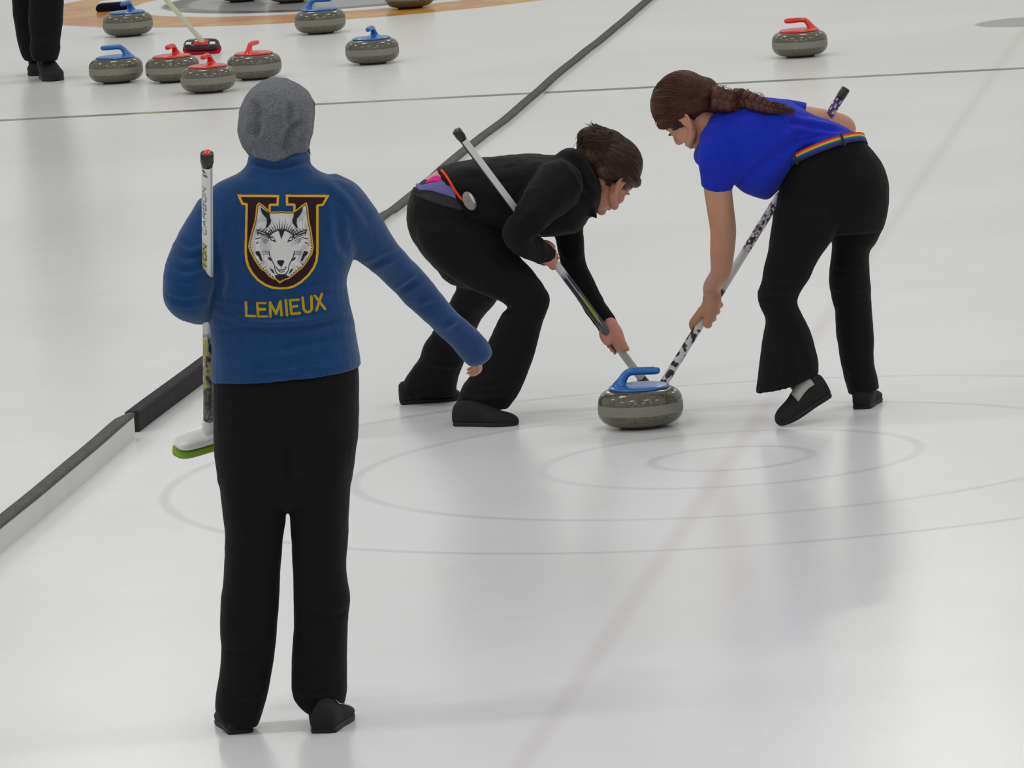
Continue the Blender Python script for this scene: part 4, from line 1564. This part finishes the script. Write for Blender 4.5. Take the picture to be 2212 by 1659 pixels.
# hair with messy bun
rng = random.Random(11)
hc = (-.012, 0, .052)
hr = (.108, .086, .091)
bm = bmesh.new()
blob(bm, HB + FB @ Vector(hc), *hr, FB, 40, 24)
for sg in (1, -1):
    limb(bm, [(HB + FB @ Vector((.058, .060 * sg, .045)), .022), (HB + FB @ Vector((.030, .070 * sg, .038)), .018), (HB + FB @ Vector((-.030, .068 * sg, .018)), .022), (HB + FB @ Vector((-.075, .040 * sg, -.010)), .026)], n=14)
bunp = P(1281, 305, 24.86)
limb(bm, [(P(1318, 312, 24.88), .050), (P(1296, 306, 24.87), .046), (P(1276, 300, 24.86), .042), (P(1266, 297, 24.86), .030)], n=20)
blob(bm, P(1284, 334, 24.87), .066, .060, .050)
blob(bm, P(1275, 299, 24.86), .044, .046, .040)
me = fuse(bm, .004, 5)
HRB = link('hair', me, M['hair_brown'], B_)
_me = me.copy()
_me.transform(Matrix.Translation(ORG))
T_hb = bvh_of(_me)
bm = bmesh.new()
anc = FB.transposed() @ (P(1292, 308, 24.84) - HB)
strands(bm, comb(HB, FB, hc, T_hb, anc, 900, rng, near=.3), .0009, n=3)
ax = (P(1262, 292, 24.86) - P(1316, 312, 24.87)).normalized()
for _ in range(230):
    a = P(1312 + rng.uniform(-16, 6), 310 + rng.uniform(-22, 16), 24.86 + rng.uniform(-.06, .03))
    h = T_hb.find_nearest(a)
    a = h[0] + h[1] * .002
    L = rng.uniform(.025, .058)
    b_ = T_hb.find_nearest(a + ax * L * .5 + Vector((rng.gauss(0, .008), rng.gauss(0, .008), rng.gauss(0, .008))))
    m_ = b_[0] + b_[1] * rng.uniform(.002, .007)
    e_ = a + ax * L + b_[1] * rng.uniform(-.002, .007) + Vector((rng.gauss(0, .005), rng.gauss(0, .005), rng.gauss(-.005, .006)))
    strands(bm, [[list(a), list(m_), list(e_)]], rng.uniform(.0010, .0018), n=4)
for _ in range(34):
    a = P(1268 + rng.uniform(-10, 16), 302 + rng.uniform(-20, 40), 24.84 + rng.uniform(-.03, .03))
    h = T_hb.find_nearest(a)
    d = Vector((rng.uniform(-1, -.2), rng.uniform(-.3, .3), rng.uniform(-.7, .5))).normalized()
    L = rng.uniform(.012, .034)
    strands(bm, [[list(h[0]), list(h[0] + d * L * .5 + Vector((0, 0, .003))), list(h[0] + d * L + Vector((0, 0, rng.uniform(-.008, .004))))]], .0008, n=3)
strands(bm, [[list(P(1314, 292, 24.84)), list(P(1319, 284, 24.84)), list(P(1325, 291, 24.84))], [list(P(1312, 294, 24.84)), list(P(1317, 282, 24.84)), list(P(1323, 288, 24.84))]], .0035)
from_bm('strands', bm, M['hair_brown'], HRB, 'loose strands')

# grey stopwatch on an orange cord at the hip
_sw = on_surface(T_jb, 1016, 434, .012) or P(1016, 434, 24.66)
SW = thing('stopwatch', 'small grey oval stopwatch on an orange cord at the waist of the bent person', 'stopwatch', _sw)
Fs = frame((_sw - P(1016, 434, 24.9)), RGT * .45 - UPV * .9)
bm = bmesh.new()
blob(bm, _sw, .034, .021, .012, Fs, 28, 16)
from_bm('case', bm, M['grey_plastic'], SW)
bm = bmesh.new()
blob(bm, _sw + Fs @ Vector((-.004, .012, .007)), .020, .0045, .004, Fs, 20, 10)
from_bm('screen', bm, M['white_plastic'], SW, 'pale strip')
bm = bmesh.new()
cpts = []
for x, y in ((955, 371), (964, 382), (974, 396), (984, 412), (996, 428), (1006, 434)):
    h1, h2 = on_surface(T_tr, x, y, .010), on_surface(T_jb, x, y, .006)
    hh = [h for h in (h1, h2) if h is not None]
    cpts.append((min(hh, key=lambda h: (h - CAM).length) if hh else P(x, y, 24.7), .0042))
limb(bm, cpts, n=10, sub=4)
from_bm('cord', bm, M['orange_cord'], SW, 'orange cord')

# ------------------------------------------------------------------ bent person in royal blue sweeping to the left
C_ = thing('person', 'person in a royal blue shirt and rainbow belt bent low, sweeping towards the left', 'person', GZ(1770, 905))
WT = (.06, -.29)
C_pelvis = [(1693, 366, 1863, 302, 24.44, .155) + WT, (1686, 396, 1898, 342, 24.44, .165, .04, -.2), (1678, 430, 1919, 388, 24.43, .170, .02, -.1), (1672, 462, 1920, 440, 24.42, .170), (1667, 485, 1911, 484, 24.42, .155), (1668, 500, 1905, 498, 24.42, .14)]
C_near = [(1671, 455, 1830, 470, 24.34, .120), (1664, 512, 1800, 514, 24.32, .115), (1655, 560, 1770, 557, 24.30, .100), (1646, 605, 1748, 600, 24.28, .088), (1637, 632, 1728, 636, 24.27, .080), (1640, 658, 1724, 658, 24.26, .076), (1653, 695, 1740, 693, 24.25, .078), (1646, 738, 1757, 732, 24.24, .088), (1640, 790, 1767, 776, 24.23, .098), (1632, 850, 1768, 806, 24.22, .104)]
C_far = [(1765, 470, 1914, 480, 24.50, .120), (1794, 518, 1894, 522, 24.50, .105), (1797, 545, 1879, 547, 24.50, .092), (1790, 600, 1881, 602, 24.50, .082), (1794, 640, 1882, 638, 24.50, .078), (1803, 675, 1884, 672, 24.50, .076), (1807, 725, 1887, 720, 24.50, .074), (1814, 780, 1887, 778, 24.50, .074), (1823, 815, 1894, 812, 24.50, .074), (1834, 851, 1899, 838, 24.50, .074)]
bm = bmesh.new()
tube(bm, C_pelvis, p=2.15, round_ends=(False, False))
tube(bm, C_near, p=2.1, round_ends=(True, False))
tube(bm, C_far, p=2.1, round_ends=(True, False))
me = fuse(bm, 0.0055, 4)
folds(me, [([(1634, 628), (1670, 640), (1725, 628)], 8, .007), ([(1640, 650), (1680, 658), (1722, 650)], 8, -.006), ([(1655, 600), (1700, 610), (1745, 595)], 10, .004), ([(1700, 500), (1760, 500), (1795, 515)], 12, .004), ([(1795, 580), (1840, 592), (1880, 585)], 8, -.005), ([(1792, 620), (1840, 628), (1882, 618)], 8, .005),
           ([(1800, 650), (1840, 660), (1882, 652)], 8, -.004), ([(1650, 700), (1690, 760), (1700, 840)], 14, .006), ([(1700, 690), (1730, 760), (1740, 810)], 12, -.005), ([(1640, 845), (1690, 838), (1760, 806)], 6, .004), ([(1790, 330), (1795, 400), (1790, 500)], 12, -.004), ([(1830, 800), (1860, 812), (1892, 806)], 7, .004)], rough=.003, rscale=11)
TC = link('trousers', me, M['trousers_soft'], C_)
_me = me.copy()
_me.transform(Matrix.Translation(ORG))
T_tc = bvh_of(_me)
C_torso = [(1533, 250, 1503, 326, 24.44, .100), (1552, 238, 1503, 352, 24.44, .130), (1592, 220, 1560, 384, 24.44, .160), (1620, 212, 1582, 396, 24.44, .180), (1658, 211, 1606, 416, 24.44, .185), (1706, 219, 1636, 427, 24.44, .180), (1756, 247, 1662, 430, 24.46, .152, .02, -.1), (1810, 266, 1686, 400, 24.46, .134, .05, -.25), (1861, 297, 1695, 358, 24.445, .146) + WT]
C_slv = [(P(1566, 312, 24.37), .090), (P(1556, 340, 24.34), .078), (P(1552, 375, 24.345), .062), (P(1549, 402, 24.36), .054)]
C_fslv = [(1668, 211, 1660, 278, 24.60, .060), (1704, 215, 1694, 272, 24.68, .058), (1744, 222, 1727, 262, 24.745, .052)]
bm = bmesh.new()
tube(bm, C_torso, p=2.2, round_ends=(False, False))
limb(bm, C_slv, n=28, round_ends=(True, False))
tube(bm, C_fslv, n=24, round_ends=(True, False))
sc_ = fuse(bm, 0.005, 5)
folds(sc_, [([(1560, 400), (1620, 360), (1700, 290), (1760, 262)], 13, .006), ([(1585, 395), (1650, 350), (1720, 300)], 10, -.005), ([(1640, 400), (1690, 350), (1740, 310)], 12, .005), ([(1700, 265), (1760, 275), (1830, 285)], 8, -.005), ([(1700, 252), (1760, 262), (1810, 276)], 8, .004), ([(1520, 300), (1560, 350), (1580, 390)], 12, -.005),
            ([(1690, 345), (1720, 318), (1790, 300)], 8, .004), ([(1600, 300), (1640, 280), (1690, 240)], 14, .004)], rough=.003, rscale=9)
SC = link('shirt', sc_, M['tshirt'], C_)
_me = sc_.copy()
_me.transform(Matrix.Translation(ORG))
T_sc = bvh_of(_me)
HC = P(1490, 246, 24.46)
FC = head_frame((-.62, .36, -.70), (-.70, .10, .70))
C_arm = [(P(1560, 345, 24.35), .060), (P(1551, 400, 24.355), .0485), (P(1556, 450, 24.38), .0455), (P(1562, 497, 24.42), .0440), (P(1560, 545, 24.47), .0410), (P(1556, 590, 24.53), .0345), (P(1551, 630, 24.60), .0280)]
C_farm_ = [(P(1690, 252, 24.64), .038), (P(1738, 254, 24.76), .039), (P(1790, 263, 24.85), .039), (P(1822, 273, 24.90), .038), (P(1822, 288, 24.90), .036), (P(1795, 296, 24.885), .031), (P(1775, 300, 24.87), .026)]
bm = bmesh.new()
inner(bm, [(C_pelvis, 2.15), (C_near[:-1], 2.1), (C_far[:-1], 2.1), (C_torso[2:], 2.2)], 0.82)
_s = (_hc - C_top).normalized()
_g3 = C_top + _s * ((P(1538, 676, 24.80) - C_top).dot(_s))
_w3 = _g3 + Vector((.016, -.036, .070))
limb(bm, C_arm[:-1] + [(_w3 + Vector((.002, -.004, .018)), .0315), (_w3 - Vector((.002, -.004, .012)), .0290)], n=24)
limb(bm, C_farm_, n=24)
limb(bm, [(P(1575, 285, 24.44), .064), (P(1535, 268, 24.45), .052), (P(1505, 246, 24.46), .052)], n=24)
build_head(bm, HC, FC)
grip_hand(bm, _g3, _s, (.55, -.75, .2), _w3, 0.0145, -1, 1.36)
_g4 = C_top + _s * ((P(1768, 288, 24.82) - C_top).dot(_s))
grip_hand(bm, _g4, -_s, (-.1, .9, .2), _g4 + Vector((.045, .045, -.005)), 0.0145, 1, .98)
limb(bm, [(C_farm_[-1][0], .026), (_g4 + Vector((.045, .045, -.005)), .024)], n=16)
for q in (P(1728, 820, 24.20), P(1866, 856, 24.50)):
    ankle(bm, C_, q + Vector((0, 0, .07)), q - Vector((0, 0, .008)), .038)
body_done(bm, C_, M['skin'])
face_details(HC, FC, C_)
# rainbow belt
RB = ['c8261e', 'e06a20', 'd8c226', '2f8f3a', '2a3f9a', '30285e']


def belt_ring(dw, k):
    """ring around the waist moved dw metres towards the head"""
    L, R = P(1693, 366, 24.44), P(1864, 301, 24.44)
    c, u, v = (L + R) / 2, (R - L) / 2, Vector((WT[0], 1, WT[1])) * .158
    ax = u.cross(v).normalized()
    if ax.dot(P(1600, 300, 24.44) - c) < 0:
        ax = -ax
    return ring_pts(np.array(c + ax * dw), np.array(u * k), np.array(v * k), 96, 2.15)


bm = bmesh.new()
lay = bm.loops.layers.float_color.new('print')
edges = [.012, .0072, .0030, -.0010, -.0045, -.0120, -.0200]
BK = 1.075
rr = [belt_ring(w, BK) for w in edges]
vr = [[bm.verts.new(q) for q in r] for r in rr]
vi = [[bm.verts.new(q) for q in belt_ring(w, BK - .02)] for w in (edges[0], edges[-1])]
for j in range(6):
    for i in range(96):
        f = bm.faces.new((vr[j][i], vr[j][(i + 1) % 96], vr[j + 1][(i + 1) % 96], vr[j + 1][i]))
        for lp in f.loops:
            lp[lay] = lin(RB[j])
for i in range(96):
    k = (i + 1) % 96
    for q in ((vi[0][i], vi[0][k], vr[0][k], vr[0][i]), (vr[-1][i], vr[-1][k], vi[1][k], vi[1][i]), (vi[1][i], vi[1][k], vi[0][k], vi[0][i])):
        f = bm.faces.new(q)
        for lp in f.loops:
            lp[lay] = lin('30285e')
bmesh.ops.recalc_face_normals(bm, faces=bm.faces[:])
BELT = from_bm('belt', bm, M['print'], C_, 'rainbow striped belt', smooth=False)
ra, rb = belt_ring(.013, BK + .012), belt_ring(-.023, BK + .010)
rpx = PROJ(ra)
for tx in (1716, 1818):
    front = [i for i in range(96) if (Vector(ra[i]) - CAM).length < (P(1778, 333, 24.44) - CAM).length]
    i = min(front, key=lambda q: abs(rpx[q][0] - tx))
    a, b = Vector(ra[i]), Vector(rb[i])
    bm = bmesh.new()
    limb(bm, [(a, .0042), ((a + b) / 2, .0044), (b, .0042)], n=8, sub=2)
    from_bm('belt_loop', bm, M['lining'], BELT, 'black belt loop')
# small stitched mark on the near trouser leg
bm = bmesh.new()
mk = [on_surface(T_tc, x, y, .002) for x, y in ((1642, 664), (1648, 661), (1656, 656))]
if all(m is not None for m in mk):
    limb(bm, [(m, .0016) for m in mk], n=8, sub=3)
    from_bm('stitched_mark', bm, M['cream'], TC, 'small pale mark')
else:
    bm.free()
# shoes: near one on its toe, far one flat
_t, _h = GZ(1682, 924) + Vector((0, .02, .004)), P(1792, 852, 24.20)
shoe(C_, _h, _t, (-.42, -.25, .87), L=(_h - _t).length, s=1.12, wm=.9, tongue_span=(.20, .58))
_h2 = GZ(1862, 886) + Vector((0, .02, 0))
shoe(C_, _h2, _h2 + Vector((.052, .232, 0)), L=.235, s=.93, tongue_span=(.28, .62))
# hair drawn back into a braid
rng = random.Random(5)
hc = (-.012, 0, .054)
hr = (.110, .088, .093)
bm = bmesh.new()
blob(bm, HC + FC @ Vector(hc), *hr, FC, 40, 24)
for sg in (1, -1):
    limb(bm, [(HC + FC @ Vector((.070, .052 * sg, .048)), .020), (HC + FC @ Vector((.034, .070 * sg, .042)), .020), (HC + FC @ Vector((-.030, .070 * sg, .024)), .024), (HC + FC @ Vector((-.082, .035 * sg, -.005)), .034)], n=14)
limb(bm, [(P(1520, 205, 24.44), .060), (P(1545, 216, 24.42), .044), (P(1568, 224, 24.40), .034)], n=20)
me = fuse(bm, .004, 5)
HRC = link('hair', me, M['hair_auburn'], C_)
bpath = [(1548, 210), (1575, 219), (1602, 226), (1630, 233), (1655, 239), (1676, 243), (1692, 245)]
bw = [.036, .034, .031, .027, .021, .015, .011]
bp = []
for (x, y), w in zip(bpath, bw):
    h = on_surface(T_sc, x, y, .012 + w * .35)
    bp.append(list(h if h is not None else P(x, y, 24.36)) + [w])
for i in range(1, len(bp)):
    if i < 3:
        bp[i - 1][1] = min(bp[i - 1][1], bp[i][1] + .03)
bpa = catmull(bp, 14)
bm = bmesh.new()
for k in range(3):
    pts = []
    for i, q in enumerate(bpa):
        ph = i * .33 + k * 2 * math.pi / 3
        w = q[3]
        pts.append((Vector(q[:3]) + UPV * (w * .62 * math.sin(ph)) - FWD * (w * .38 * math.sin(2 * ph)) - FWD * .004, w * .55))
    limb(bm, pts, n=10, sub=1)
br = from_bm('braid', bm, M['hair_auburn'], HRC, 'loose braid')
_me = me.copy()
_me.transform(Matrix.Translation(ORG))
T_hc = bvh_of(_me)
bm = bmesh.new()
anc = FC.transposed() @ (P(1546, 212, 24.36) - HC)
strands(bm, comb(HC, FC, hc, T_hc, anc, 1000, rng, near=.25), .0009, n=3)
for pl in ([(1562, 206), (1576, 204), (1581, 197), (1577, 190)], [(1580, 212), (1590, 202), (1602, 203), (1610, 213)], [(1588, 213), (1599, 205), (1608, 212), (1606, 219)], [(1556, 206), (1566, 198), (1578, 198)], [(1570, 208), (1580, 205), (1583, 212)]):
    strands(bm, [[list(P(x, y, 24.36)) for x, y in pl]], .0019)
for _ in range(170):
    q = bpa[rng.randrange(len(bpa) - 4)]
    a = Vector(q[:3]) - FWD * (.010 + .5 * q[3])
    w = q[3]
    strands(bm, [[list(a + UPV * rng.uniform(-w, w)), list(a + RGT * .018 + UPV * rng.uniform(-w, w) * 1.05), list(a + RGT * .036 + UPV * rng.uniform(-w, w) * 1.1)]], .0011)
e0 = Vector(bpa[-1][:3])
for _ in range(26):
    strands(bm, [[list(e0 - RGT * .01 + UPV * rng.uniform(-.004, .004)), list(e0 + RGT * .012 + UPV * rng.uniform(-.010, .006)), list(e0 + RGT * rng.uniform(.02, .036) + UPV * rng.uniform(-.022, .006))]], .0013)
from_bm('strands', bm, M['hair_auburn'], HRC, 'loose strands')

# ------------------------------------------------------------------ person at the top left, cut by the frame
D_ = thing('person', 'person in dark navy trousers and black shoes at the top left corner', 'person', GZ(100, 170))
D_f = [(72, -225, 152, -225, 39.32, .10), (66, -130, 150, -130, 39.30, .098), (63, -60, 145, -60, 39.28, .090), (62, 0, 139, 0, 39.26, .088), (62, 50, 136, 50, 39.26, .088), (66, 85, 130, 85, 39.25, .090), (64, 105, 130, 105, 39.25, .092), (70, 131, 125, 130, 39.25, .092)]
D_b = [(28, -225, 110, -225, 39.42, .10), (24, -130, 100, -130, 39.48, .098), (23, -60, 92, -60, 39.53, .090), (25, 0, 86, 0, 39.58, .086), (31, 55, 96, 55, 39.60, .086), (38, 95, 104, 95, 39.62, .088), (46, 118, 106, 118, 39.63, .088), (53, 131, 106, 131, 39.63, .086)]
D_pv = [(30, -300, 150, -300, 39.36, .115), (26, -260, 154, -260, 39.36, .125), (26, -215, 154, -215, 39.36, .120), (34, -180, 148, -180, 39.36, .10)]
bm = bmesh.new()
tube(bm, D_pv, p=2.2)
tube(bm, D_f, p=2.1, round_ends=(True, False))
tube(bm, D_b, p=2.1, round_ends=(True, False))
me = fuse(bm, .008, 4)
folds(me, [([(62, 88), (95, 95), (130, 86)], 7, .007), ([(64, 70), (95, 76), (134, 66)], 7, -.005)], rough=.004, rscale=9)
link('trousers', me, M['trousers_navy'], D_)
D_t = [(28, -232, 152, -232, 39.36, .135), (30, -300, 150, -300, 39.36, .130), (20, -370, 160, -370, 39.36, .135), (18, -415, 162, -415, 39.36, .115), (50, -448, 130, -448, 39.36, .075)]
D_ra = [(P(32, -410, 39.36), .065), (P(8, -350, 39.36), .055), (P(2, -280, 39.34), .048), (P(10, -215, 39.26), .038)]
D_la = [(P(150, -408, 39.36), .065), (P(178, -345, 39.38), .055), (P(192, -275, 39.42), .048), (P(206, -212, 39.50), .037)]
bm = bmesh.new()
tube(bm, D_t, p=2.3, round_ends=(False, True))
limb(bm, D_ra, n=20)
limb(bm, D_la, n=20)
link('jacket', fuse(bm, .008, 5), M['trousers_navy'], D_)
HD = P(90, -505, 39.34)
FD = head_frame((.15, -1, -.15), (0, -.1, 1))
bm = bmesh.new()
inner(bm, [(D_f[:-1], 2.1), (D_b[:-1], 2.1), (D_pv, 2.2), (D_t[:-1], 2.3)], .84)
limb(bm, [(q, r * .75) for q, r in D_ra], n=16)
limb(bm, [(q, r * .75) for q, r in D_la], n=16)
limb(bm, [(P(90, -430, 39.36), .058), (P(90, -490, 39.35), .054)], n=20)
build_head(bm, HD, FD)
_s = (_hd - D_top).normalized()
_g5 = D_top + _s * .07
grip_hand(bm, _g5, -_s, (.5, -.6, .4), _g5 + Vector((-.02, -.06, .05)), .0135, 1)
limb(bm, [(D_la[-1][0], .028), (_g5 + Vector((-.02, -.06, .05)), .024)], n=14)
loose_hand(bm, P(10, -212, 39.25), (0.05, -.15, -1), (-.9, -.3, 0), 1)
for q in (P(98, 136, 39.29), P(78, 132, 39.66)):
    ankle(bm, D_, q + Vector((0, 0, .05)), q - Vector((0, 0, .015)), .042)
body_done(bm, D_, M['skin'], .0042)
face_details(HD, FD, D_)
bm = bmesh.new()
blob(bm, HD + FD @ Vector((-.014, 0, .054)), .106, .087, .092, FD, 32, 20)
blob(bm, HD + FD @ Vector((-.06, 0, -.02)), .06, .075, .09, FD, 24, 16)
link('hair', fuse(bm, .005, 4), M['hair_dark'], D_)
_t = GZ(117, 175)
shoe(D_, _t + Vector((-.055, .235, 0)), _t + Vector((0, .012, 0)), L=.27, s=1.5, wm=.86, tongue_span=(.34, .42))
_t = GZ(82, 163)
shoe(D_, _t + Vector((.02, .235, 0)), _t + Vector((0, .012, 0)), L=.27, s=1.5, wm=.86, white=False)
